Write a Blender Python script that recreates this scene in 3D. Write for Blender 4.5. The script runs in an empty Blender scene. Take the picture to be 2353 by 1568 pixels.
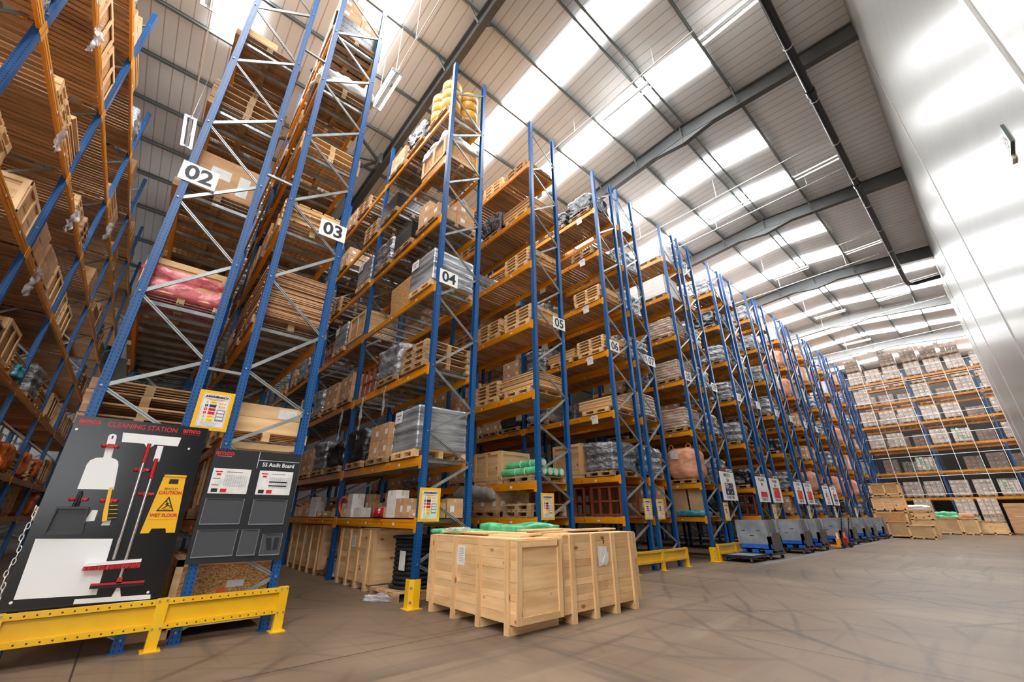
import bpy, math, random, re
from mathutils import Vector, Matrix, noise

S = bpy.context.scene
COL = S.collection
R = math.radians

# ------------------------------------------------------------------ camera
cam_d = bpy.data.cameras.new('camera')
cam_d.sensor_width = 36.0
cam_d.lens = 941.0 / 2353.0 * 36.0
cam_d.clip_end = 300
cam = bpy.data.objects.new('camera', cam_d)
COL.objects.link(cam)
cam.location = (0, 0, 1.4)
cam.rotation_euler = (R(90 + 22.909), 0, R(48.954))
S.camera = cam

# ------------------------------------------------------------------ world and exposure
SKY_L = 17.0          # brightness of the daylight panels in the roof
w = bpy.data.worlds.new('world')
S.world = w
w.use_nodes = True
w.node_tree.nodes['Background'].inputs[0].default_value = (0.9, 0.95, 1.0, 1)
w.node_tree.nodes['Background'].inputs[1].default_value = 0.6
S.view_settings.view_transform = 'Standard'
S.view_settings.look = 'None'
S.view_settings.gamma = 1
S.view_settings.use_curve_mapping = False
S.view_settings.exposure = 0.66
S.cycles.use_denoising = True
S.cycles.max_bounces = 10
S.cycles.diffuse_bounces = 9
S.cycles.glossy_bounces = 3
S.cycles.transparent_max_bounces = 8
S.cycles.sample_clamp_indirect = 8

# ------------------------------------------------------------------ object helpers
def lin(r, g, b):
    f = lambda c: (c / 255 / 12.92) if c / 255 <= .04045 else ((c / 255 + .055) / 1.055) ** 2.4
    return (f(r), f(g), f(b), 1)

NUMW = 'zero one two three four five six seven eight nine ten eleven twelve thirteen fourteen fifteen sixteen seventeen eighteen nineteen twenty twenty-one'.split()
def words(s): return re.sub(r'\b\d+\b', lambda q: NUMW[int(q.group())], s) if s else s
def tag(o, label=None, cat=None, group=None, kind=None):
    label = words(label); group = words(group)
    if label: o['label'] = label
    if cat: o['category'] = cat
    if group: o['group'] = group
    if kind: o['kind'] = kind
    return o

def thing(name, label, cat, loc=(0, 0, 0), rz=0, group=None):
    o = bpy.data.objects.new(name, None)
    COL.objects.link(o)
    o.empty_display_size = .1
    o.location = loc
    o.rotation_euler = (0, 0, rz)
    return tag(o, label, cat, group)

def put(name, me, parent=None, loc=(0, 0, 0), rot=(0, 0, 0), sc=None):
    o = bpy.data.objects.new(name, me)
    COL.objects.link(o)
    if parent: o.parent = parent
    o.location = loc
    o.rotation_euler = rot
    if sc: o.scale = sc
    return o

CACHE = {}
def cached(key, fn):
    if key not in CACHE: CACHE[key] = fn()
    return CACHE[key]

class MB:
    """collects boxes, bars, tubes and lumps into one mesh"""
    def __init__(s): s.v = []; s.f = []; s.m = []; s.sm = []
    def add(s, vs, fs, m=0, smooth=False):
        n = len(s.v); s.v += [tuple(v) for v in vs]
        for f in fs: s.f.append(tuple(i + n for i in f)); s.m.append(m); s.sm.append(smooth)
        return s
    def hexa(s, P, m=0):
        return s.add(P, [(0, 3, 2, 1), (4, 5, 6, 7), (0, 1, 5, 4), (1, 2, 6, 5), (2, 3, 7, 6), (3, 0, 4, 7)], m)
    def box(s, x0, y0, z0, x1, y1, z1, m=0):
        if x0 > x1: x0, x1 = x1, x0
        if y0 > y1: y0, y1 = y1, y0
        if z0 > z1: z0, z1 = z1, z0
        return s.hexa([(x0, y0, z0), (x1, y0, z0), (x1, y1, z0), (x0, y1, z0), (x0, y0, z1), (x1, y0, z1), (x1, y1, z1), (x0, y1, z1)], m)
    def cbox(s, c, d, m=0, rot=None):
        P = [Vector((sx * d[0] / 2, sy * d[1] / 2, sz * d[2] / 2)) for sz in (-1, 1) for sx, sy in ((-1, -1), (1, -1), (1, 1), (-1, 1))]
        if rot: P = [rot @ p for p in P]
        return s.hexa([p + Vector(c) for p in P], m)
    def bar(s, p, q, w, h, m=0, up=(0, 0, 1)):
        p = Vector(p); q = Vector(q); d = (q - p).normalized(); u = Vector(up)
        a = d.cross(u)
        if a.length < 1e-4: a = d.cross(Vector((1, 0, 0)))
        a.normalize(); b = a.cross(d).normalized()
        a *= w / 2; b *= h / 2
        return s.hexa([p - a - b, p + a - b, p + a + b, p - a + b, q - a - b, q + a - b, q + a + b, q - a + b], m)
    def tube(s, pts, r, n=8, m=0, cap=True, r2=None):
        pts = [Vector(p) for p in pts]; rings = []; u = None
        for i, p in enumerate(pts):
            d = (pts[min(i + 1, len(pts) - 1)] - pts[max(i - 1, 0)]).normalized()
            if u is None:
                u = d.cross(Vector((0, 0, 1)))
                if u.length < 1e-3: u = Vector((1, 0, 0))
            u = (u - d * u.dot(d)).normalized(); v = d.cross(u)
            rr = r if r2 is None else r + (r2 - r) * i / (len(pts) - 1)
            rings.append([p + (u * math.cos(2 * math.pi * k / n) + v * math.sin(2 * math.pi * k / n)) * rr for k in range(n)])
        vs = [p for g in rings for p in g]; fs = []
        for i in range(len(pts) - 1):
            for k in range(n):
                fs.append((i * n + k, i * n + (k + 1) % n, (i + 1) * n + (k + 1) % n, (i + 1) * n + k))
        s.add(vs, fs, m, True)
        if cap:
            s.add(rings[0], [tuple(range(n))[::-1]], m); s.add(rings[-1], [tuple(range(n))], m)
        return s
    def lathe(s, prof, n=20, m=0, c=(0, 0, 0), smooth=True):
        vs = [(c[0] + r * math.cos(2 * math.pi * k / n), c[1] + r * math.sin(2 * math.pi * k / n), c[2] + z) for r, z in prof for k in range(n)]
        fs = [(i * n + k, i * n + (k + 1) % n, (i + 1) * n + (k + 1) % n, (i + 1) * n + k) for i in range(len(prof) - 1) for k in range(n)]
        return s.add(vs, fs, m, smooth)
    def plate(s, pts, x0, x1, m=0):
        """polygon given in (y, z), thick along x"""
        n = len(pts); vs = [(x0, y, z) for y, z in pts] + [(x1, y, z) for y, z in pts]
        fs = [tuple(range(n))[::-1], tuple(range(n, 2 * n))] + [(i, (i + 1) % n, n + (i + 1) % n, n + i) for i in range(n)]
        return s.add(vs, fs, m)
    def prism(s, pts, ax, a0, a1, m=0):
        """polygon (u, v) extruded along axis ax"""
        mk = {'x': lambda u, v, a: (a, u, v), 'y': lambda u, v, a: (u, a, v), 'z': lambda u, v, a: (u, v, a)}[ax]
        n = len(pts); vs = [mk(u, v, a0) for u, v in pts] + [mk(u, v, a1) for u, v in pts]
        fs = [tuple(range(n))[::-1], tuple(range(n, 2 * n))] + [(i, (i + 1) % n, n + (i + 1) % n, n + i) for i in range(n)]
        return s.add(vs, fs, m)
    def lump(s, d, amp=.03, freq=3, seed=0, n=10, rnd=.06, layers=0, lay=.05, m=0, c=(0, 0, 0), droop=0):
        """soft closed block: rounded, bulging in layers, creased by noise; base on z = c.z"""
        idx = {}; vs = []; fs = []
        def vert(a, b, e):
            k = (round(a, 4), round(b, 4), round(e, 4))
            if k in idx: return idx[k]
            p = Vector((a * d[0] / 2, b * d[1] / 2, e * d[2] / 2))
            q = Vector((max(-d[0] / 2 + rnd, min(d[0] / 2 - rnd, p.x)), max(-d[1] / 2 + rnd, min(d[1] / 2 - rnd, p.y)), max(-d[2] / 2 + rnd, min(d[2] / 2 - rnd, p.z))))
            nn = p - q
            if nn.length > 1e-6: nn.normalize(); p = q + nn * rnd
            else: nn = Vector((a, b, e)).normalized()
            o = Vector((seed * 7.3, seed * 3.1, seed * 5.7))
            t = noise.noise(p * freq + o) * amp + noise.noise(p * freq * 2.7 + o) * amp * .5
            if layers:
                h = (e + 1) / 2 * layers; t += (abs(math.sin(math.pi * h)) ** .6 - 1) * lay * math.hypot(nn.x, nn.y)
            if abs(e + 1) < 1e-3: t = min(t, 0) * .0
            p = p + nn * t
            if droop: p.z -= droop * max(0, math.hypot(a, b) - .4) ** 2 * (e + 1) / 2
            idx[k] = len(vs); vs.append(p + Vector(c) + Vector((0, 0, d[2] / 2))); return idx[k]
        g = [-1 + 2 * i / n for i in range(n + 1)]
        for i in range(n):
            for j in range(n):
                a0, a1, b0, b1 = g[i], g[i + 1], g[j], g[j + 1]
                for e in (-1, 1):
                    for quad in ([(e, a0, b0), (e, a1, b0), (e, a1, b1), (e, a0, b1)], [(a0, e, b0), (a0, e, b1), (a1, e, b1), (a1, e, b0)], [(a0, b0, e), (a1, b0, e), (a1, b1, e), (a0, b1, e)]):
                        f = [vert(*q) for q in quad]
                        fs.append(tuple(f if e > 0 else f[::-1]))
        return s.add(vs, fs, m, True)
    def rag(s, w, L, seed=0, amp=.12, taper=.5, m=0):
        """hanging torn film: a creased strip from z = 0 down to -L"""
        amp = min(amp, w * .28); nu, nv = 10, 22; o = Vector((seed * 9.1, seed * 4.7, 0)); vs = []
        for j in range(nv + 1):
            t = j / nv
            for i in range(nu + 1):
                u = i / nu - .5; p_ = Vector((u * 3.2, t * L * 3.2, 0))
                ww = w * (1 - taper * t) * (1 + .3 * noise.noise(o + Vector((0, t * 3, 3))))
                vs.append((u * ww + amp * noise.noise(p_ * .6 + o), amp * (noise.noise(p_ * 1.4 + o + Vector((5, 5, 5))) + .6 * noise.noise(p_ * 3.3 + o)), -t * L * (1 + .25 * noise.noise(o + Vector((u * 6, 0, 9))))))
        fs = [(j * (nu + 1) + i, j * (nu + 1) + i + 1, (j + 1) * (nu + 1) + i + 1, (j + 1) * (nu + 1) + i) for j in range(nv) for i in range(nu)]
        return s.add(vs, fs, m, True)
    def mesh(s, name, mats):
        me = bpy.data.meshes.new(name)
        me.from_pydata(s.v, [], s.f)
        for mm in (mats if isinstance(mats, (list, tuple)) else [mats]): me.materials.append(mm)
        me.polygons.foreach_set('material_index', s.m)
        me.polygons.foreach_set('use_smooth', s.sm)
        me.update()
        return me
    def obj(s, name, mats, parent=None, loc=(0, 0, 0), rot=(0, 0, 0)):
        return put(name, s.mesh(name, mats), parent, loc, rot)

# ------------------------------------------------------------------ materials
def M(name, c1, c2=None, sc=(4, 4, 4), rough=.6, metal=0, spec=.5, bump=0, bsc=None, detail=4, rnd=0, island=0, coat=0, ramp=(.35, .65), alpha=1, aniso=0, bd=.02):
    m = bpy.data.materials.new(name); m.use_nodes = True
    nt = m.node_tree; N = nt.nodes; L = nt.links.new
    b = N['Principled BSDF']
    b.inputs['Roughness'].default_value = rough
    b.inputs['Metallic'].default_value = metal
    b.inputs['Specular IOR Level'].default_value = spec
    b.inputs['Coat Weight'].default_value = coat
    b.inputs['Alpha'].default_value = alpha
    b.inputs['Base Color'].default_value = c1
    if aniso: b.inputs['Anisotropic'].default_value = aniso
    out = None
    tc = N.new('ShaderNodeTexCoord'); oi = N.new('ShaderNodeObjectInfo')
    def noi(scale):
        mp = N.new('ShaderNodeMapping'); mp.inputs['Scale'].default_value = scale
        L(tc.outputs['Object'], mp.inputs['Vector'])
        ml = N.new('ShaderNodeMath'); ml.operation = 'MULTIPLY'; ml.inputs[1].default_value = 37
        L(oi.outputs['Random'], ml.inputs[0]); L(ml.outputs[0], mp.inputs['Location'])
        n = N.new('ShaderNodeTexNoise'); n.inputs['Scale'].default_value = 1; n.inputs['Detail'].default_value = detail
        L(mp.outputs[0], n.inputs['Vector']); return n
    if c2:
        n = noi(sc); r = N.new('ShaderNodeValToRGB')
        r.color_ramp.elements[0].position = ramp[0]; r.color_ramp.elements[1].position = ramp[1]
        r.color_ramp.elements[0].color = c1; r.color_ramp.elements[1].color = c2
        L(n.outputs['Fac'], r.inputs['Fac']); out = r.outputs['Color']
    for amt, src in ((rnd, oi.outputs['Random']), (island, None)):
        if not amt: continue
        if src is None:
            g = N.new('ShaderNodeNewGeometry'); src = g.outputs['Random Per Island']
        h = N.new('ShaderNodeHueSaturation'); mr = N.new('ShaderNodeMapRange')
        mr.inputs['To Min'].default_value = 1 - amt; mr.inputs['To Max'].default_value = 1 + amt
        L(src, mr.inputs['Value']); L(mr.outputs[0], h.inputs['Value'])
        if out: L(out, h.inputs['Color'])
        else: h.inputs['Color'].default_value = c1
        out = h.outputs['Color']
    if out: L(out, b.inputs['Base Color'])
    if bump:
        n = noi(bsc or sc); bp = N.new('ShaderNodeBump'); bp.inputs['Strength'].default_value = bump; bp.inputs['Distance'].default_value = bd
        L(n.outputs['Fac'], bp.inputs['Height']); L(bp.outputs[0], b.inputs['Normal'])
    m['b'] = 1
    return m

def glow(name, col, strength):
    m = bpy.data.materials.new(name); m.use_nodes = True; N = m.node_tree.nodes
    e = N.new('ShaderNodeEmission'); e.inputs[0].default_value = col; e.inputs[1].default_value = strength
    m.node_tree.links.new(e.outputs[0], N['Material Output'].inputs[0]); return m

def stripes(m, axis, pitch, frac, col, dark=True, bump=.0):
    """adds evenly pitched lines (joints, gaps, holes of a profile) along one object axis to a material"""
    nt = m.node_tree; N = nt.nodes; L = nt.links.new; b = N['Principled BSDF']
    tc = N.new('ShaderNodeTexCoord'); sp = N.new('ShaderNodeSeparateXYZ'); L(tc.outputs['Object'], sp.inputs[0])
    d = N.new('ShaderNodeMath'); d.operation = 'DIVIDE'; d.inputs[1].default_value = pitch; L(sp.outputs[axis], d.inputs[0])
    f = N.new('ShaderNodeMath'); f.operation = 'FRACT'; L(d.outputs[0], f.inputs[0])
    c = N.new('ShaderNodeMath'); c.operation = 'LESS_THAN'; c.inputs[1].default_value = frac; L(f.outputs[0], c.inputs[0])
    mx = N.new('ShaderNodeMix'); mx.data_type = 'RGBA'; L(c.outputs[0], mx.inputs['Factor']); mx.inputs['B'].default_value = col
    old = b.inputs['Base Color']
    if old.is_linked: L(old.links[0].from_socket, mx.inputs['A'])
    else: mx.inputs['A'].default_value = old.default_value
    L(mx.outputs['Result'], old)
    if bump:
        bp = N.new('ShaderNodeBump'); bp.inputs['Strength'].default_value = bump; bp.inputs['Distance'].default_value = .03; bp.invert = True
        L(c.outputs[0], bp.inputs['Height'])
        if b.inputs['Normal'].is_linked: L(b.inputs['Normal'].links[0].from_socket, bp.inputs['Normal'])
        L(bp.outputs[0], b.inputs['Normal'])
    return m

def holes(m, pitch, off, rad, col):
    """two columns of perforations down an upright, on whichever side faces out"""
    nt = m.node_tree; N = nt.nodes; L = nt.links.new; b = N['Principled BSDF']
    def mt(op, a, bb=None):
        n = N.new('ShaderNodeMath'); n.operation = op
        for i, q in enumerate((a, bb)):
            if q is None: continue
            if isinstance(q, (int, float)): n.inputs[i].default_value = q
            else: L(q, n.inputs[i])
        return n.outputs[0]
    tc = N.new('ShaderNodeTexCoord'); sp = N.new('ShaderNodeSeparateXYZ'); L(tc.outputs['Object'], sp.inputs[0])
    ns = N.new('ShaderNodeSeparateXYZ'); L(tc.outputs['Normal'], ns.inputs[0])
    fx = mt('GREATER_THAN', mt('ABSOLUTE', ns.outputs['X']), .5)
    u = mt('ADD', mt('MULTIPLY', sp.outputs['Y'], fx), mt('MULTIPLY', sp.outputs['X'], mt('SUBTRACT', 1, fx)))
    du = mt('DIVIDE', mt('SUBTRACT', mt('ABSOLUTE', u), off), rad)
    dz = mt('DIVIDE', mt('MULTIPLY', mt('SUBTRACT', mt('FRACT', mt('DIVIDE', sp.outputs['Z'], pitch)), .5), pitch), rad * 1.7)
    c = mt('LESS_THAN', mt('ADD', mt('MULTIPLY', du, du), mt('MULTIPLY', dz, dz)), 1)
    mx = N.new('ShaderNodeMix'); mx.data_type = 'RGBA'; L(c, mx.inputs['Factor']); mx.inputs['B'].default_value = col
    old = b.inputs['Base Color']
    if old.is_linked: L(old.links[0].from_socket, mx.inputs['A'])
    else: mx.inputs['A'].default_value = old.default_value
    L(mx.outputs['Result'], old); return m

def chips(m, scale, cols):
    """pressed wood strands"""
    nt = m.node_tree; N = nt.nodes; L = nt.links.new; b = N['Principled BSDF']
    tc = N.new('ShaderNodeTexCoord'); mp = N.new('ShaderNodeMapping'); mp.inputs['Scale'].default_value = scale; L(tc.outputs['Object'], mp.inputs[0])
    v = N.new('ShaderNodeTexVoronoi'); v.inputs['Scale'].default_value = 1; L(mp.outputs[0], v.inputs['Vector'])
    sp = N.new('ShaderNodeSeparateColor'); L(v.outputs['Color'], sp.inputs[0])
    r = N.new('ShaderNodeValToRGB'); L(sp.outputs[0], r.inputs[0])
    r.color_ramp.elements[0].color = cols[0]; r.color_ramp.elements[1].color = cols[2]
    e = r.color_ramp.elements.new(.5); e.color = cols[1]
    L(r.outputs[0], b.inputs['Base Color']); return m

def knots(m, scale, col):
    nt = m.node_tree; N = nt.nodes; L = nt.links.new; b = N['Principled BSDF']
    tc = N.new('ShaderNodeTexCoord'); mp = N.new('ShaderNodeMapping'); mp.inputs['Scale'].default_value = scale; L(tc.outputs['Object'], mp.inputs[0])
    v = N.new('ShaderNodeTexVoronoi'); v.inputs['Scale'].default_value = 1; L(mp.outputs[0], v.inputs['Vector'])
    r = N.new('ShaderNodeValToRGB'); r.color_ramp.elements[0].position = .08; r.color_ramp.elements[1].position = .17
    r.color_ramp.elements[0].color = (1, 1, 1, 1); r.color_ramp.elements[1].color = (0, 0, 0, 1); L(v.outputs['Distance'], r.inputs[0])
    mx = N.new('ShaderNodeMix'); mx.data_type = 'RGBA'; L(r.outputs[0], mx.inputs['Factor']); mx.inputs['B'].default_value = col
    L(b.inputs['Base Color'].links[0].from_socket, mx.inputs['A']); L(mx.outputs['Result'], b.inputs['Base Color']); return m

X = {}
X['blue'] = holes(M('blue_upright_paint', lin(6, 74, 132), lin(10, 82, 144), sc=(2, 2, 1), rough=.38, rnd=.05), .05, .026, .0075, lin(12, 24, 50))
X['blue2'] = M('blue_paint', lin(28, 84, 170), lin(20, 66, 140), rough=.45)
X['orange'] = M('orange_beam_paint', lin(212, 132, 4), lin(226, 148, 12), sc=(.6, 6, 6), rough=.36, rnd=.04)
X['zinc'] = M('galvanised_steel', lin(166, 170, 168), lin(138, 143, 143), sc=(5, 5, 5), rough=.35, metal=.55)
X['wire'] = M('galvanised_wire', lin(120, 124, 126), rough=.4, metal=.6)
X['slat'] = M('raw_deck_board', lin(146, 108, 76), lin(178, 138, 98), sc=(8, .8, 8), rough=.75, island=.2, rnd=.1)
X['oldwood'] = M('weathered_pallet_wood', lin(146, 112, 78), lin(184, 148, 106), sc=(3, 3, 14), rough=.8, island=.22, rnd=.15)
X['newwood'] = M('fresh_pallet_wood', lin(206, 166, 112), lin(228, 190, 138), sc=(3, 3, 14), rough=.75, island=.12, rnd=.08)
X['pineX'] = knots(M('pine_board_lengthwise', lin(208, 164, 112), lin(230, 192, 143), sc=(1.2, 10, 10), rough=.6, island=.15, bump=.12), (2.6, 2.6, 5), lin(146, 94, 54))
X['pineY'] = knots(M('pine_board_crosswise', lin(208, 164, 112), lin(230, 192, 143), sc=(10, 1.2, 10), rough=.6, island=.15, bump=.12), (2.6, 2.6, 5), lin(146, 94, 54))
X['pineZ'] = knots(M('pine_batten', lin(208, 164, 112), lin(230, 192, 143), sc=(12, 12, 1.2), rough=.6, island=.09), (7, 7, 3), lin(146, 92, 52))
X['ply'] = M('plywood_sheet', lin(204, 160, 108), lin(222, 182, 130), sc=(1.5, 5, 30), rough=.65, island=.2, rnd=.05)
X['plyface'] = M('plywood_face', lin(186, 146, 104), lin(206, 168, 124), sc=(1.5, 8, 2), rough=.65, rnd=.05)
X['osb'] = chips(M('pressed_strand_board', lin(190, 140, 84), rough=.7), (46, 46, 90), [lin(140, 92, 48), lin(190, 138, 82), lin(216, 172, 116)])
X['card'] = M('brown_cardboard', lin(178, 136, 96), lin(194, 152, 112), sc=(2, 2, 9), rough=.8, rnd=.14, island=.06)
X['card2'] = M('pinkish_cardboard', lin(196, 146, 118), lin(210, 162, 132), sc=(2, 2, 9), rough=.8, rnd=.1)
X['tape'] = M('buff_parcel_tape', lin(206, 176, 132), rough=.35)
X['paper'] = M('white_paper', lin(226, 224, 220), lin(210, 208, 204), sc=(9, 9, 9), rough=.7)
X['ink'] = M('black_ink', lin(18, 18, 20), rough=.5)
X['greyink'] = M('grey_print', lin(120, 122, 128), rough=.6)
X['red'] = M('red_plastic', lin(176, 22, 34), rough=.35)
X['redtext'] = M('red_lettering', lin(206, 20, 36), rough=.4)
X['white'] = M('white_board', lin(232, 232, 230), rough=.4)
X['white2'] = M('white_painted_crate', lin(226, 224, 220), lin(208, 204, 198), sc=(.8, .8, 12), rough=.5, rnd=.05)
X['film'] = M('grey_stretch_film', lin(118, 120, 124), lin(176, 178, 182), sc=(.9, .9, 5), rough=.2, metal=.25, spec=1, bump=.6, bsc=(2.6, 2.6, 18), rnd=.15, ramp=(.38, .66), detail=7, bd=.04)
X['bag'] = M('silver_film_over_sacks', lin(120, 122, 126), lin(178, 180, 184), sc=(3, 3, 7), rough=.2, metal=.45, spec=1, bump=1.0, bsc=(9, 9, 15), rnd=.14, ramp=(.36, .62), detail=8, bd=.07)
X['sack'] = M('film_wrapped_paper_sack', lin(170, 142, 122), lin(206, 184, 166), sc=(2, 2, 8), rough=.25, spec=.9, bump=.8, bsc=(9, 9, 16), rnd=.08, detail=7, bd=.04)
X['clear'] = M('loose_clear_film', lin(170, 170, 172), lin(238, 238, 238), sc=(5, 5, 5), rough=.12, spec=1, bump=1, bsc=(14, 14, 14), ramp=(.4, .6), alpha=.42)
X['bagfilm'] = M('cloudy_film_bag', lin(150, 148, 144), lin(206, 204, 200), sc=(3, 3, 3), rough=.2, spec=1, bump=.8, bsc=(9, 9, 9), alpha=.8)
X['redfilm'] = M('red_tinted_film', lin(196, 62, 70), lin(238, 130, 134), sc=(5, 5, 6), rough=.2, spec=.8, bump=1, bsc=(12, 12, 12), detail=6)
X['darkfilm'] = M('black_polythene', lin(18, 18, 21), lin(34, 35, 39), sc=(5, 5, 7), rough=.2, spec=1, bump=1, bsc=(9, 9, 9), ramp=(.45, .7), detail=7, bd=.06)
X['green'] = M('green_polythene', lin(66, 176, 118), lin(120, 208, 154), sc=(4, 4, 4), rough=.25, spec=.7, bump=.7, bsc=(9, 9, 9), rnd=.05)
X['bulk'] = M('peach_woven_bulk_bag', lin(222, 150, 116), lin(236, 172, 140), sc=(3, 3, 9), rough=.6, bump=.6, bsc=(6, 6, 14))
X['yellow'] = M('yellow_barrier_paint', lin(228, 172, 10), lin(236, 184, 24), sc=(3, 3, 3), rough=.33, coat=.2)
X['yelplast'] = M('yellow_plastic', lin(236, 178, 14), rough=.3)
X['drum'] = M('yellow_moulded_plastic', lin(222, 158, 40), lin(232, 176, 60), rough=.4)
X['black'] = M('black_steel', lin(24, 24, 26), lin(36, 36, 38), rough=.45)
X['rubber'] = M('black_rubber', lin(22, 22, 24), rough=.7)
X['bplast'] = M('black_plastic', lin(20, 20, 22), lin(30, 30, 32), rough=.3)
X['gloss'] = M('glossy_black_board', lin(17, 18, 20), rough=.2, spec=.5)
X['pan'] = M('dark_grey_plastic', lin(46, 46, 48), rough=.35)
X['orangebag'] = M('orange_polythene', lin(214, 96, 36), lin(236, 130, 60), sc=(4, 4, 4), rough=.3, bump=.7, bsc=(9, 9, 9))
X['charcoal'] = M('charcoal_board', lin(40, 42, 45), rough=.3)
X['pocket'] = M('grey_document_pocket', lin(74, 76, 80), rough=.12, spec=.8)
X['chrome'] = M('polished_steel_tube', lin(200, 200, 202), rough=.18, metal=.9)
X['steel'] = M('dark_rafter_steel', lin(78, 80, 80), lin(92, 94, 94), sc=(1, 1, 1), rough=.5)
X['hazesteel'] = M('haze_lightened_rafter_steel', lin(186, 188, 186), rough=.5)  # far rafters: steel lightened, the glare haze is put into the colour
X['purlin'] = M('galvanised_purlin', lin(124, 132, 132), lin(150, 158, 158), sc=(3, .5, 3), rough=.42, metal=.35)
X['greywall'] = M('scuffed_grey_plastic', lin(150, 154, 158), lin(122, 126, 130), sc=(3, 3, 3), rough=.5, rnd=.05)
X['flap'] = M('dark_grey_brown_flap', lin(92, 86, 80), rough=.6)
X['bluetub'] = M('blue_plastic_base', lin(22, 88, 184), lin(40, 104, 196), rough=.4)
X['truck'] = M('orange_truck_paint', lin(232, 160, 30), rough=.35)
X['blackpipe'] = M('black_drain_pipe', lin(22, 22, 24), rough=.3)
X['enamel'] = M('white_enamel', lin(232, 230, 224), rough=.35)
X['conduit'] = M('pale_conduit', lin(222, 220, 214), rough=.4)
X['tube'] = glow('lit_fluorescent_tube', (1, .98, .94, 1), 6)
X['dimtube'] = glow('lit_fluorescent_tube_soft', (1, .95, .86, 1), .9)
X['flagred'] = M('flag_red', lin(206, 30, 42), rough=.4)
X['flagblue'] = M('flag_blue', lin(24, 34, 78), rough=.4)
X['flaggreen'] = M('flag_green', lin(20, 122, 76), rough=.4)
X['flagyel'] = M('flag_yellow', lin(240, 204, 40), rough=.4)
X['orangehose'] = M('orange_hose', lin(224, 92, 50), rough=.4)
X['copper'] = M('red_oxide_frame', lin(128, 62, 42), rough=.5)
X['teal'] = M('teal_sheet', lin(40, 130, 150), lin(80, 160, 176), rough=.35)
X['pocketclear'] = M('clear_sheet_protector', lin(232, 232, 232), rough=.1, spec=.8)
X['signgreen'] = M('sign_green', lin(70, 92, 84), rough=.3)
X['whitefilm'] = M('white_stretch_film', lin(206, 202, 200), lin(236, 234, 232), sc=(2, 2, 9), rough=.2, spec=.8, bump=.8, bsc=(8, 8, 20), rnd=.05)
X['cartonwrap'] = M('film_wrapped_cartons', lin(170, 150, 134), lin(206, 190, 178), sc=(2, 2, 6), rough=.3, spec=.6, bump=.5, bsc=(6, 6, 14), rnd=.1, island=.07)
X['sheets'] = M('edge_of_cardboard_sheets', lin(150, 108, 72), lin(204, 160, 120), sc=(.6, .6, 60), rough=.8, detail=2, ramp=(.42, .58))
# ------------------------------------------------------------------ the hall: floor, walls, roof
def zr(x): return 15.98 - (.1 * (x + 4.5) if x > -4.5 else .06 * (-4.5 - x))
YA, YB, XA, XB, XW, YW = -6.6, 57.0, -46.0, 14.0, .98, 36.0
YR, XL = -22.0, -9.0      # unseen space behind the photographer, widened to add frontal light

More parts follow.
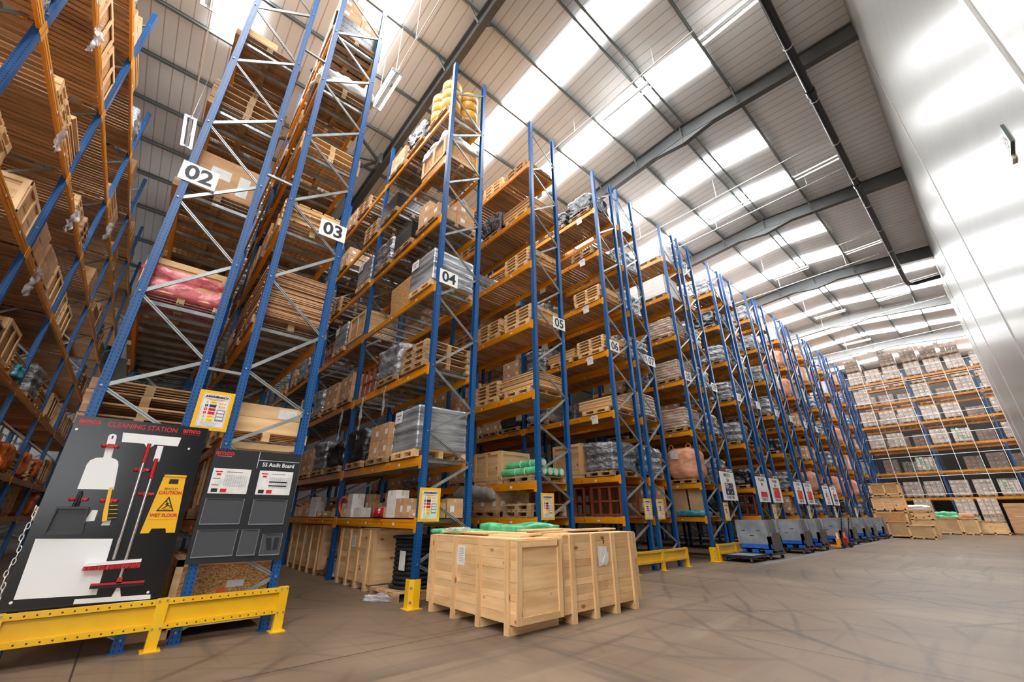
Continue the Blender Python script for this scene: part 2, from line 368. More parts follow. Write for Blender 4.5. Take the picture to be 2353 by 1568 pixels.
def floor_mat():
    m = M('worn_concrete', lin(103, 85, 68), lin(127, 107, 87), sc=(.35, .5, 1), rough=.5, spec=.3, bump=.05, bsc=(30, 30, 30), detail=8, ramp=(.35, .7))
    nt = m.node_tree; N = nt.nodes; L = nt.links.new; b = N['Principled BSDF']
    tc = N.new('ShaderNodeTexCoord')
    def layer(scale, lo, hi, col, rotz, dist=2.0, wave=False):
        mp = N.new('ShaderNodeMapping'); mp.inputs['Scale'].default_value = scale; mp.inputs['Rotation'].default_value = (0, 0, rotz)
        L(tc.outputs['Object'], mp.inputs[0])
        n = N.new('ShaderNodeTexNoise'); n.inputs['Scale'].default_value = 1; n.inputs['Detail'].default_value = 7; n.inputs['Distortion'].default_value = dist
        L(mp.outputs[0], n.inputs['Vector'])
        r = N.new('ShaderNodeValToRGB'); r.color_ramp.elements[0].position = lo; r.color_ramp.elements[1].position = hi
        r.color_ramp.elements[0].color = (0, 0, 0, 1); r.color_ramp.elements[1].color = (.75, .75, .75, 1); L(n.outputs['Fac'], r.inputs[0])
        mx = N.new('ShaderNodeMix'); mx.data_type = 'RGBA'; mx.inputs['B'].default_value = col
        L(r.outputs[0], mx.inputs['Factor']); L(b.inputs['Base Color'].links[0].from_socket, mx.inputs['A']); L(mx.outputs['Result'], b.inputs['Base Color'])
    layer((.16, 2.6, 1), .56, .72, lin(70, 62, 56), R(35), 1.2)      # tyre sweeps
    layer((2.2, .14, 1), .57, .74, lin(76, 67, 60), R(12), 1.0)
    layer((.5, .5, 1), .5, .8, lin(92, 76, 62), 0, .4)
    layer((.9, .12, 1), .6, .75, lin(136, 119, 102), R(-20), .8)       # pale scuffs
    def arcs(cx, cy, sc, thick, seed, amt):
        mp = N.new('ShaderNodeMapping'); mp.inputs['Location'].default_value = (-cx * sc, -cy * sc, 0); mp.inputs['Scale'].default_value = (sc, sc * .8, 1); L(tc.outputs['Object'], mp.inputs[0])
        wv = N.new('ShaderNodeTexWave'); wv.wave_type = 'RINGS'; wv.rings_direction = 'Z'; wv.inputs['Scale'].default_value = 1; wv.inputs['Distortion'].default_value = 2.6; wv.inputs['Detail'].default_value = 2; wv.inputs['Detail Scale'].default_value = .6
        L(mp.outputs[0], wv.inputs['Vector'])
        r = N.new('ShaderNodeValToRGB'); r.color_ramp.elements[0].position = 1 - thick; r.color_ramp.elements[1].position = 1; L(wv.outputs['Fac'], r.inputs[0])
        n = N.new('ShaderNodeTexNoise'); n.inputs['Scale'].default_value = .33; n.inputs['Detail'].default_value = 4; mp2 = N.new('ShaderNodeMapping'); mp2.inputs['Location'].default_value = (seed, seed * 2, 0); L(tc.outputs['Object'], mp2.inputs[0]); L(mp2.outputs[0], n.inputs['Vector'])
        r2 = N.new('ShaderNodeValToRGB'); r2.color_ramp.elements[0].position = .46; r2.color_ramp.elements[1].position = .62; L(n.outputs['Fac'], r2.inputs[0])
        mu = N.new('ShaderNodeMath'); mu.operation = 'MULTIPLY'; L(r.outputs[0], mu.inputs[0]); L(r2.outputs[0], mu.inputs[1])
        m3 = N.new('ShaderNodeMath'); m3.operation = 'MULTIPLY'; m3.inputs[1].default_value = amt; L(mu.outputs[0], m3.inputs[0])
        mx = N.new('ShaderNodeMix'); mx.data_type = 'RGBA'; mx.inputs['B'].default_value = lin(52, 46, 42)
        L(m3.outputs[0], mx.inputs['Factor']); L(b.inputs['Base Color'].links[0].from_socket, mx.inputs['A']); L(mx.outputs['Result'], b.inputs['Base Color'])
    arcs(-9, 3, .55, .06, 1.7, .55); arcs(3, 14, .42, .05, 5.1, .55); arcs(-12, 16, .3, .035, 9.3, .5); arcs(-2, -3, .8, .07, 3.3, .4)
    stripes(m, 'X', 5.2, .0032, lin(44, 40, 36)); stripes(m, 'Y', 6.1, .0028, lin(48, 42, 38))
    return m
fl = MB(); fl.add([(XA, YR, 0), (XB, YR, 0), (XB, YB, 0), (XA, YB, 0)], [(0, 1, 2, 3)])
fl.box(XA, YR, -.2, XB, YB, -.02)
tag(fl.obj('floor', floor_mat()), kind='structure')

X['roofsheet'] = stripes(M('white_lined_roof_sheet', lin(236, 237, 237), lin(228, 229, 229), sc=(.3, .8, .3), rough=.55), 'Y', .333, .09, lin(186, 181, 177), bump=.7)
rf = MB()
rf.prism([(XA, zr(XA)), (-4.5, zr(-4.5)), (XB, zr(XB)), (XB, zr(XB) + .12), (-4.5, zr(-4.5) + .12), (XA, zr(XA) + .12)], 'y', YR, YB)
tag(rf.obj('ceiling', X['roofsheet']), kind='structure')

X['cladding'] = stripes(M('satin_white_insulated_panel', lin(144, 142, 136), lin(137, 135, 129), sc=(.15, .3, 3), rough=.3, metal=.16, spec=.3, bump=.03, bsc=(.5, .6, 14), aniso=.4), 'Z', 1.2, .008, lin(150, 147, 142), bump=.25)
X['rearwall'] = stripes(M('pale_profiled_cladding', lin(150, 146, 140), rough=.5), 'X', .4, .06, lin(140, 138, 136))
X['darkwall'] = M('dark_rear_cladding', lin(74, 68, 62), rough=.6)
wr = MB(); wr.box(0, .5, -1.13, .2, YW, 16.4)
o = tag(wr.obj('wall_right', X['cladding'], loc=(XW, 0, 1.13)), kind='structure')
for i, y in enumerate((.52, 4.28, 13.2, 22.1, 30.9)):
    t = MB(); t.box(XW - .012, y, 0, XW + .01, y + .13, 15.6); t.box(XW - .02, y + .02, 0, XW, y + .11, 15.6)
    tag(t.obj('trim_%d' % (i + 1), M('grey_cover_strip_%d' % i, lin(176, 174, 168), rough=.35, metal=.3)), kind='structure')
t = MB(); t.box(XW - .03, YW - .05, 0, XW + .23, YW + .03, 15.6)
tag(t.obj('trim_6', X['enamel']), kind='structure')
for nm, b in (('wall_return', (XW + .2, YW - .2, 0, XB, YW, 15.6)), ('wall_back', (XA, YB, 0, XB, YB + .2, 16)), ('wall_end', (XA - .2, YA, 0, XA, YB, 16)),
              ('wall_side', (XB, YW, 0, XB + .2, YB, 15)), ('wall_front', (XL, YR - .2, 0, XB, YR, 16)), ('wall_step', (XW + .2, .5, 0, XB, .7, 15.6)), ('wall_corner', (XL - .2, YR, 0, XL, YA - .2, 16))):
    tag(MB().box(*b).obj(nm, X['darkwall'] if nm == 'wall_back' else X['rearwall']), kind='structure')
# long wall beyond row 01, with a band of tall windows
wl = MB(); wl.box(XA, YA - .2, 0, XL, YA, 4.4); wl.box(XA, YA - .2, 8.4, XL, YA, 16.2)
wx = [-20 - 2.2 * i for i in range(12)]
wl.box(-20, YA - .2, 4.4, XL, YA, 8.4); wl.box(XA, YA - .2, 4.4, wx[-1] - 2.2, YA, 8.4)
for x in wx: wl.box(x - 2.2, YA - .2, 4.4, x - 1.6, YA, 8.4)
tag(wl.obj('wall_left', X['rearwall']), kind='structure')
X['daypane'] = glow('daylight_through_glass', (.93, .97, 1, 1), 2.6)
nwin = 0
for x in wx:
    nwin += 1
    p = MB(); p.box(x - 1.6, YA - .12, 4.4, x, YA - .1, 8.4)
    po = tag(p.obj('window_%d' % nwin, X['daypane']), kind='structure')
    g = MB()
    for k in range(5): g.box(x - 1.6 + .4 * k - .03, YA - .09, 4.4, x - 1.6 + .4 * k + .03, YA - .03, 8.4)
    for k in range(7): g.box(x - 1.6, YA - .09, 4.4 + .66 * k, x, YA - .03, 4.4 + .66 * k + .05)
    g.obj('window_frame', X['steel'], po)
# unseen side wall behind the photographer; its tall windows are added for frontal light
ws = MB(); WB = [-19.5, -14.5, -9.5, -4.5]
ws.box(XB, YR, 0, XB + .2, .7, 1.2); ws.box(XB, YR, 6.0, XB + .2, .7, 15)
ws.box(XB, YR, 1.2, XB + .2, WB[0], 6)
for a, b in zip(WB, WB[1:] + [None]): ws.box(XB, a + 3.6, 1.2, XB + .2, b if b else .7, 6)
tag(ws.obj('wall_near', X['rearwall']), kind='structure')
X['fillpane'] = glow('added_frontal_daylight_pane', (.95, .98, 1, 1), 3.6)
for y in WB:
    nwin += 1
    po = tag(MB().box(XB + .1, y, 1.2, XB + .12, y + 3.6, 6).obj('window_%d' % nwin, X['fillpane']), kind='structure')
    g = MB()
    for k in range(4): g.box(XB + .03, y + 1.2 * k - .04, 1.2, XB + .09, y + 1.2 * k + .04, 6)
    for k in range(4): g.box(XB + .03, y, 1.2 + 1.6 * k - .04, XB + .09, y + 3.6, 1.2 + 1.6 * k + .04)
    g.obj('window_frame', X['steel'], po)
# daylight panels: two per roof bay, from X = -12.4 to X = -2.5; further back they run on to the wall
X['rooflight'] = glow('daylight_through_roof_panel', (.97, .985, 1, 1), SKY_L)
RAF = [-21.5, -12.9, -4.3, 4.4, 12.95, 21.55, 30.15, 38.75, 47.35]
for r_, y0 in enumerate(RAF):
    for off in (2.5, 5.8):
        y = y0 + off
        if y > 55: continue
        nwin += 1
        x1 = -2.5 if 0 < y < 30 else (.9 if 0 < y < YW else 12.0)  # unseen panels behind the photographer are added, run long for frontal light
        p = MB(); wd_ = 1.06 if y < 30 else .8
        for a, b in ((-12.4 if y > -5 else XL + .5, -4.5), (-4.5, x1)):
            P = [(x, yy, zr(x) - dz) for dz in (.05, .03) for x, yy in ((a, y), (b, y), (b, y + wd_), (a, y + wd_))]
            p.hexa(P)
        tag(p.obj('window_%d' % nwin, X['rooflight']), kind='structure')
nt_ = 6
def trim(mb, mat, nm='trim'):
    global nt_
    nt_ += 1
    return tag(mb.obj('%s_%d' % (nm, nt_), mat), kind='structure')
# rafters with apex haunch, every 8.6 m
for i, y in enumerate(RAF):
    r = MB(); D = .62
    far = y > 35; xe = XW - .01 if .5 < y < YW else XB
    for a, b in ((XA if y > YA else XL, -4.5), (-4.5, xe)):
        for z0, z1, hw in ((-.2 - D, -.2 - D + .02, .11), (-.22, -.2, .11), (-.2 - D, -.2, .008)):
            r.hexa([(x, y + sy * hw, zr(x) + z) for z in (z0, z1) for x, sy in ((a, -1), (b, -1), (b, 1), (a, 1))])
    zb = zr(-4.5) - .2 - D
    r.prism([(-5.75, zr(-5.75) - .2 - D), (-4.5, zb - .28), (-3.25, zr(-3.25) - .2 - D), (-4.5, zb + .02)], 'y', y - .09, y + .09)
    r.box(-4.52, y - .11, zb - .28, -4.48, y + .11, zr(-4.5) - .2)
    for k in range(6): r.cbox((-4.45, y - .09, zb + .02 + k * .11), (.05, .04, .03))
    for s_ in (-1, 1):
        for xx in (-8.35, -6.5, -2.4):
            r.bar((xx, y + s_ * .5, zr(xx) - .12), (xx, y + s_ * .09, zr(xx) - .2 - D * .75), .05, .05)
    trim(r, X['hazesteel'] if far else X['steel'])
# purlins along the hall
PUR = [-.5, -2.4, -4.32, -4.68, -6.5, -8.35, -10.3, -12.3, -14.3, -16.3, -18.4, -20.5, -23, -26, -29]
for x in PUR:
    p = MB(); z = zr(x)
    ys = YR if x > XL else YA; p.box(x - .04, ys, z - .2, x - .032, YB, z - .01); p.box(x - .04, ys, z - .2, x + .03, YB, z - .19); p.box(x - .09, ys, z - .03, x - .032, YB, z - .012)
    p.box(x + .02, ys, z - .2, x + .03, YB, z - .175)
    trim(p, X['purlin'])
# plan bracing behind the first rafter
b = MB(); c = Vector((-13.1, 4.15, 14.72))
b.tube([c, (-15.5, -1.2, 14.9)], .07, 8); b.tube([c, (-11.2, .9, 15.05)], .07, 8); b.tube([c, (-17.0, 1.8, 14.7)], .06, 8); b.cbox(c, (.5, .12, .5)); trim(b, X['steel'])

# ------------------------------------------------------------------ strip lights, conduits and the drain pipe
def strip_light(x, y, z, L, label, group, lit, drop=None, dx=1):
    t = thing('strip_light', label, 'ceiling light', (x, y, z), 0, group)
    h = MB(); h.box(-L / 2, -.035, .02, L / 2, .035, .1)
    for s in (-1, 1): h.box(s * L / 2 - .012, -.17, -.04, s * L / 2 + .012, .17, .05)
    h.obj('housing', X['zinc'], t)
    for s in (-1, 1):
        MB().tube([(-L / 2 + .03, s * .125, -.02), (L / 2 - .03, s * .125, -.02)], .04 if lit else .03, 8).obj('tube', X['tube'] if lit else X['dimtube'], t)
    zt = (zr(x) - .06 - z)
    for s in (-1, 1): MB().bar((s * L * .4, 0, .08), (s * L * .4, 0, zt), .012, .012).obj('suspension_wire', X['conduit'], t)
    return t
for i, (y, lit) in enumerate(((9.75, 1), (18.35, 0), (26.9, 0), (35.4, 0), (43.5, 0))):
    o_ = ('first', 'second', 'third', 'fourth', 'fifth')[i]
    strip_light(-1.4, y, 14.95, 1.75, '%s strip light along the roof above the aisle, beside the black pipe' % o_, 'roof strip lights', lit)
    strip_light(-5.0, y, 14.95, 1.9, '%s strip light along the roof, hanging under the ridge' % o_, 'roof strip lights', lit)
for i, (x, y, L) in enumerate(((-8.95, 2.7, 1.5), (-14.75, -1.68, 1.5), (-20.3, -1.64, 1.5), (-14.6, 2.75, 1.2), (-9.4, -1.7, .9))):
    strip_light(x, y, 13.3, L, ('bright twin tube light hanging in the aisle before row 03 plate', 'bright twin tube light hanging in the aisle beside plate 02',
                'small twin tube light hanging deeper down the aisle of row 02', 'small twin tube light seen between rows 03 and 04', 'twin tube light high above the top of row 02')[i], 'aisle strip lights', 1)
for i, (y, x0, x1, z) in enumerate(((9.3, -13, -2.1, 14.98), (16.9, -11, .9, 14.9), (19.2, -12, -.5, 14.9), (25.6, -12, .9, 14.9), (28.3, -12, -1, 14.9), (33.5, -12, .9, 14.9), (37.8, -12, .9, 14.9), (45, -12, 5, 14.9))):
    cdt = MB(); cdt.tube([(x0, y, z), (x1, y, z)], .022, 6)
    for x in (x0 + 2, x0 + 6, x1 - 1.5): cdt.tube([(x, y, z), (x, y, zr(x) - .02)], .012, 5)
    tag(cdt.obj('lighting_conduit', X['conduit']), '%s pale conduit crossing under the roof from the wall end' % ('first', 'second', 'third', 'fourth', 'fifth', 'sixth', 'seventh', 'eighth')[i], 'conduit', 'roof conduits')
cdt = MB(); cdt.tube([(-9.7, 2.72, 13.42), (-3, 2.75, 13.75), (-1, 2.75, 13.8)], .022, 6); cdt.tube([(-7.2, 2.72, 13.54), (-7.2, 2.72, 15.6)], .006, 5)
tag(cdt.obj('light_cable', X['conduit']), 'pale cable tube leading to the bright light before plate 03', 'cable')
cdt = MB(); cdt.tube([(-14.1, -1.68, 13.4), (-9, -1.68, 13.8), (-4, -1.68, 13.9)], .018, 6)
tag(cdt.obj('light_cable', X['conduit']), 'pale cable tube leading to the bright light beside plate 02', 'cable')
pp = thing('drain_pipe', 'black drain pipe running under the roof and bending into the pale wall', 'pipe', (-.5, 0, 14.05))
MB().tube([(0, YA + .3, 0), (0, 31.0, 0), (.04, 31.5, -.02), (.15, 31.8, -.02), (.3, 31.9, -.02), (1.42, 31.95, 0)], .115, 14).obj('pipe', X['blackpipe'], pp)
for k in range(11): MB().tube([(0, 3.5 + 2.55 * k, 0), (0, 3.53 + 2.55 * k, 0)], .13, 14).obj('clamp', X['conduit'], pp)
for k in range(3): MB().tube([(0, 7.0 + 6.2 * k, 0), (0, 7.25 + 6.2 * k, 0)], .14, 14).obj('coupling', X['blackpipe'], pp)
hg = MB()
for k in range(11): hg.tube([(0, 3.5 + 2.55 * k, .1), (0, 3.5 + 2.55 * k, 1.3)], .01, 5)
hg.obj('hanger', X['conduit'], pp)

# ------------------------------------------------------------------ pallet racking
LV = [1.31, 2.38, 4.2, 6.11, 7.97, 9.85, 11.7]
ORD = ['lowest', 'second', 'third', 'fourth', 'fifth', 'sixth', 'top']
NTH = ['first', 'second', 'third', 'fourth', 'fifth', 'sixth', 'seventh', 'eighth', 'ninth', 'tenth', 'eleventh', 'twelfth', 'thirteenth', 'fourteenth', 'fifteenth', 'sixteenth', 'seventeenth', 'eighteenth', 'nineteenth', 'twentieth', 'twenty-first']
ROW = {1: (-3.75, -2.69), 2: (-.66, .36), 3: (.76, 1.80), 4: (3.865, 4.985), 5: (6.81, 7.96), 6: (10.06, 11.23), 7: (11.53, 12.6)}
yy = 14.74
for n in range(8, 21, 2):
    ROW[n] = (yy, yy + 1.2); ROW[n + 1] = (yy + 1.56, yy + 2.66); yy += 4.69
NB = {1: 7, 2: 4, 3: 5, 4: 6, 5: 5, 6: 4, 7: 3}
X0, PITCH, HT = -6.965, 3.98, 13.44
def rowx(n): return (-3.51, 3.79) if n == 1 else (X0, PITCH)
def levels(n):
    l = list(LV)
    if n == 5: l[1] = 2.07
    return l

def post_mesh():
    u = [(-.055, -.05), (.055, -.05), (.055, .05), (.043, .05), (.043, -.038), (-.043, -.038), (-.043, .05), (-.055, .05)]
    m = MB(); m.prism(u, 'z', 0, HT)
    m.box(-.08, -.075, 0, .08, .075, .012)
    return m.mesh('post', X['blue'])
NL = [2.85, 4.17, 5.78, 7.37, 8.96, 10.56, 12.16]; NR = [2.29, 3.38, 4.97, 6.57, 8.16, 9.76, 11.36, 12.97]
def brace_mesh(d, mir):
    m = MB(); seq = [('R', .12), ('L', .62), ('R', 1.15), ('L', 1.72)] + sorted([('L', z) for z in NL] + [('R', z) for z in NR], key=lambda q: q[1])
    P = []
    for s, z in seq:
        y = -d / 2 + .04 if (s == 'L') != mir else d / 2 - .04
        P.append(Vector((.012, y, z)))
    for a, b in zip(P, P[1:]):
        rising = b.y > a.y
        if rising:
            m.bar(a, b, .03, .05, 0, (0, 0, 1))
        else:
            o = Vector((0, 0, .017))
            m.bar(a + o, b + o, .03, .014); m.bar(a - o, b - o, .03, .014); m.bar(a + Vector((-.014, 0, 0)), b + Vector((-.014, 0, 0)), .004, .04)
    for p in P: m.cbox(p + Vector((.04, 0, 0)), (.036, .022, .022))
    return m.mesh('brace', X['zinc'])
def beam_mesh(L):
    m = MB(); h = L / 2
    m.prism([(-.025, -.15), (.025, -.15), (.025, -.03), (.005, -.03), (.005, 0), (-.025, 0)], 'x', -h, h)
    m.box(-h, -.029, -.05, h, -.025, -.03); m.box(-h, -.029, -.12, h, -.025, -.09)
    for s in (-1, 1):
        m.box(s * h, -.034, -.21, s * (h + .0) - s * .035, -.026, .03); m.box(s * h - s * .0, -.034, -.21, s * h + s * .055, -.028, .03)
    for xx, ww, mm in ((-h * .62, .07, 1), (-h * .1, .05, 1), (-h * .05, .03, 2), (h * .55, .08, 1), (h * .3, .04, 2)): m.box(xx, -.0305, -.11, xx + ww, -.029, -.06, mm)
    return m.mesh('beam', [X['orange'], X['paper'], X['redtext']])
def slat_mesh(L, D):
    rnd = random.Random(5); m = MB(); n = int(L / .125); p = L / n
    for i in range(n):
        x = -L / 2 + i * p; a = rnd.uniform(-.008, .008)
        m.box(x + .008, -D / 2 + a, 0, x + p - rnd.uniform(.012, .03), D / 2 + a, .022)
    return m.mesh('deck', X['slat'])
def grid_mesh(L, D):
    m = MB(); n = int(L / .1)
    for i in range(n + 1): x = -L / 2 + i * L / n; m.box(x - .003, -D / 2, .01, x + .003, D / 2, .016, 1)
    for j in range(12): y = -D / 2 + j * D / 11; m.box(-L / 2, y - .003, .016, L / 2, y + .003, .022, 1)
    for i in range(9): x = -L / 2 + .2 + i * (L - .4) / 8; m.box(x - .025, -D / 2, -.045, x + .025, D / 2, .01, 0)
    return m.mesh('deck', [X['zinc'], X['wire']])

RACKLAB = {1: 'long rack row over the aisle, wooden decks seen from below', 2: 'tall rack row carrying plate 02, behind the cleaning board', 3: 'tall rack row carrying plate 03, behind the audit board'}
for n, (yl, yr) in ROW.items():
    nb = NB.get(n, 2); x0, pit = rowx(n); D = yr - yl; yc = (yl + yr) / 2
    lab = RACKLAB.get(n) or ('blue and orange rack row carrying plate %02d' % n if n < 16 else 'blue and orange rack row, %s along the far end of the aisle' % NTH[n - 1])
    rk = thing('pallet_rack', lab, 'rack', (x0, yc, 0), 0, 'pallet rack rows')
    mir = n % 2 == 1 and n not in (1,)
    bm = cached(('brace', round(D, 2), mir), lambda: brace_mesh(D, mir))
    pm = cached('post', post_mesh)
    for k in range(nb + 1):
        fr = put('upright_frame', bm, rk, (-k * pit, 0, 0))
        put('post', pm, fr, (0, -D / 2 + .05, 0)); put('post', pm, fr, (0, D / 2 - .05, 0), (0, 0, math.pi))
    L = pit - .13
    be = cached(('beam', L), lambda: beam_mesh(L))
    wood = n not in (2, 3, 4)
    dk = cached(('deck', wood, round(D, 2), L), lambda: (slat_mesh if wood else grid_mesh)(L, D - .05))
    for b in range(nb):
        cx = -(b + .5) * pit
        for li, z in enumerate(levels(n)):
            if n == 2 and li == 6: continue
            put('beam', be, rk, (cx, -D / 2 + .03, z)); put('beam', be, rk, (cx, D / 2 - .03, z), (0, 0, math.pi))
            put('deck', dk, rk, (cx, 0, z - (.0 if wood else .022)))
    if n in (3, 7, 9):
        for z in (3.3, 6.9, 10.3, 12.9):
            MB().bar((0, -D / 2 - (yl - ROW[n - 1][1]), z), (0, -D / 2, z), .04, .04).obj('row_spacer', X['zinc'], rk)

# ------------------------------------------------------------------ loads
def pallet_mesh(new=False):
    m = MB(); W, D = 1.0, 1.16
    for i in range(6): x = -W / 2 + i * (W - .12) / 5; m.box(x, -D / 2, .122, x + .12, D / 2, .144)
    for y in (-D / 2, -.05, D / 2 - .1):
        m.box(-W / 2, y, .1, W / 2, y + .1, .122); m.box(-W / 2, y, 0, W / 2, y + .1, .022)
        for x in (-W / 2, -.07, W / 2 - .14): m.box(x, y, .022, x + .14, y + .1, .1)
    return m.mesh('pallet', X['newwood' if new else 'oldwood'])
def pal(parent, new=False, z=0):
    return put('pallet', cached(('pal', new), lambda: pallet_mesh(new)), parent, (0, 0, z))
def carton_mesh(d, mat='card', lab=True):
    m = MB(); x, y, z = d[0] / 2, d[1] / 2, d[2]
    m.box(-x, -y, 0, x, y, z)
    m.box(-x - .0015, -.025, z * .8, x + .0015, .025, z + .0015, 1); m.box(-.025, -y - .0015, z * .8, .025, y + .0015, z + .0015, 1)
    if lab:
        m.box(x * .2, -y - .002, z * .3, x * .75, -y, z * .62, 2); m.box(x, -y * .6, z * .3, x + .002, -y * .1, z * .62, 2)
    return m.mesh('carton', [X[mat], X['tape'], X['paper']])
def crate_mesh(d, frame=True, panel='pine', bat=3, skid=.1):
    """boarded timber crate on skids; base at z = 0"""
    rnd = random.Random(int(d[0] * 100 + d[1] * 10)); m = MB(); x, y, z = d[0] / 2, d[1] / 2, d[2]; nb = max(4, int((z - skid) / .13)); h = (z - skid) / nb
    for i in range(nb):
        a, b_ = skid + i * h, skid + (i + 1) * h - .004; e = rnd.uniform(-.003, .003)
        if panel == 'pine':
            m.box(-x, -y + e, a, x, -y + .02 + e, b_, 0); m.box(-x, y - .02 + e, a, x, y + e, b_, 0)
            m.box(x - .02 + e, -y, a, x + e, y, b_, 1); m.box(-x + e, -y, a, -x + .02 + e, y, b_, 1)
    if panel != 'pine':
        m.box(-x + .015, -y + .015, skid, x - .015, y - .015, z, 3)
    m.box(-x + .005, -y + .005, z - .02, x - .005, y - .005, z + .001, 0)
    w_ = .09
    for s in (-1, 1):
        for k in range(bat):
            xx = -x + w_ / 2 + k * (2 * x - w_) / (bat - 1); m.box(xx - w_ / 2, s * y, skid, xx + w_ / 2, s * (y + .025), z, 2)
        if frame:
            m.box(-x, s * y, skid, x, s * (y + .022), skid + w_, 0); m.box(-x, s * y, z - w_, x, s * (y + .022), z, 0)
            m.box(s * x, -y, skid, s * (x + .022), y, skid + w_, 1); m.box(s * x, -y, z - w_, s * (x + .022), y, z, 1)
        for k in range(2): m.box(s * x, (2 * k - 1) * (y - .045) - .045, skid, s * (x + .025), (2 * k - 1) * (y - .045) + .045, z, 2)
    for k in range(3): yy_ = -y + .05 + k * (2 * y - .1); m.box(-x, yy_ * 1 - .045 if k < 2 else -.045, 0, x, yy_ + .045 if k < 2 else .045, skid, 0)
    return m.mesh('crate_body', [X['pineX'], X['pineY'], X['pineZ'], X['osb']])

def black_crates():
    def f():
        m = MB()
        m.box(-.46, -.54, 0, .46, .54, .5)
        for k in range(11):
            q = -.48 + k * .096; m.box(q - .018, -.57, 0, q + .018, .57, .54); 
        for k in range(13):
            q = -.56 + k * .093; m.box(-.5, q - .018, 0, .5, q + .018, .54)
        for zz in (0, .17, .35, .5): m.box(-.5, -.58, zz, .5, .58, zz + .04)
        return m.mesh('crates', X['bplast'])

    return cached('M', f)
def place(nm, desc, cat, where, loc, grp, rz=0):
    lab = desc + where
    return thing(nm, lab, cat, loc, rz, grp)

def boxes_on(t, seed, mat='card', nx=2, ny=2, nz=2, d=(.48, .55, .36), z0=.144):
    r = random.Random(seed)
    me = cached(('ctn', mat, d), lambda: carton_mesh((d[0] - .012, d[1] - .012, d[2] - .006), mat))
    for k in range(nz):
        for i in range(nx):
            for j in range(ny):
                if k == nz - 1 and r.random() < .18: continue
                put('carton', me, t, ((i - (nx - 1) / 2) * d[0], (j - (ny - 1) / 2) * d[1], z0 + k * d[2]), (0, 0, r.uniform(-.03, .03)))

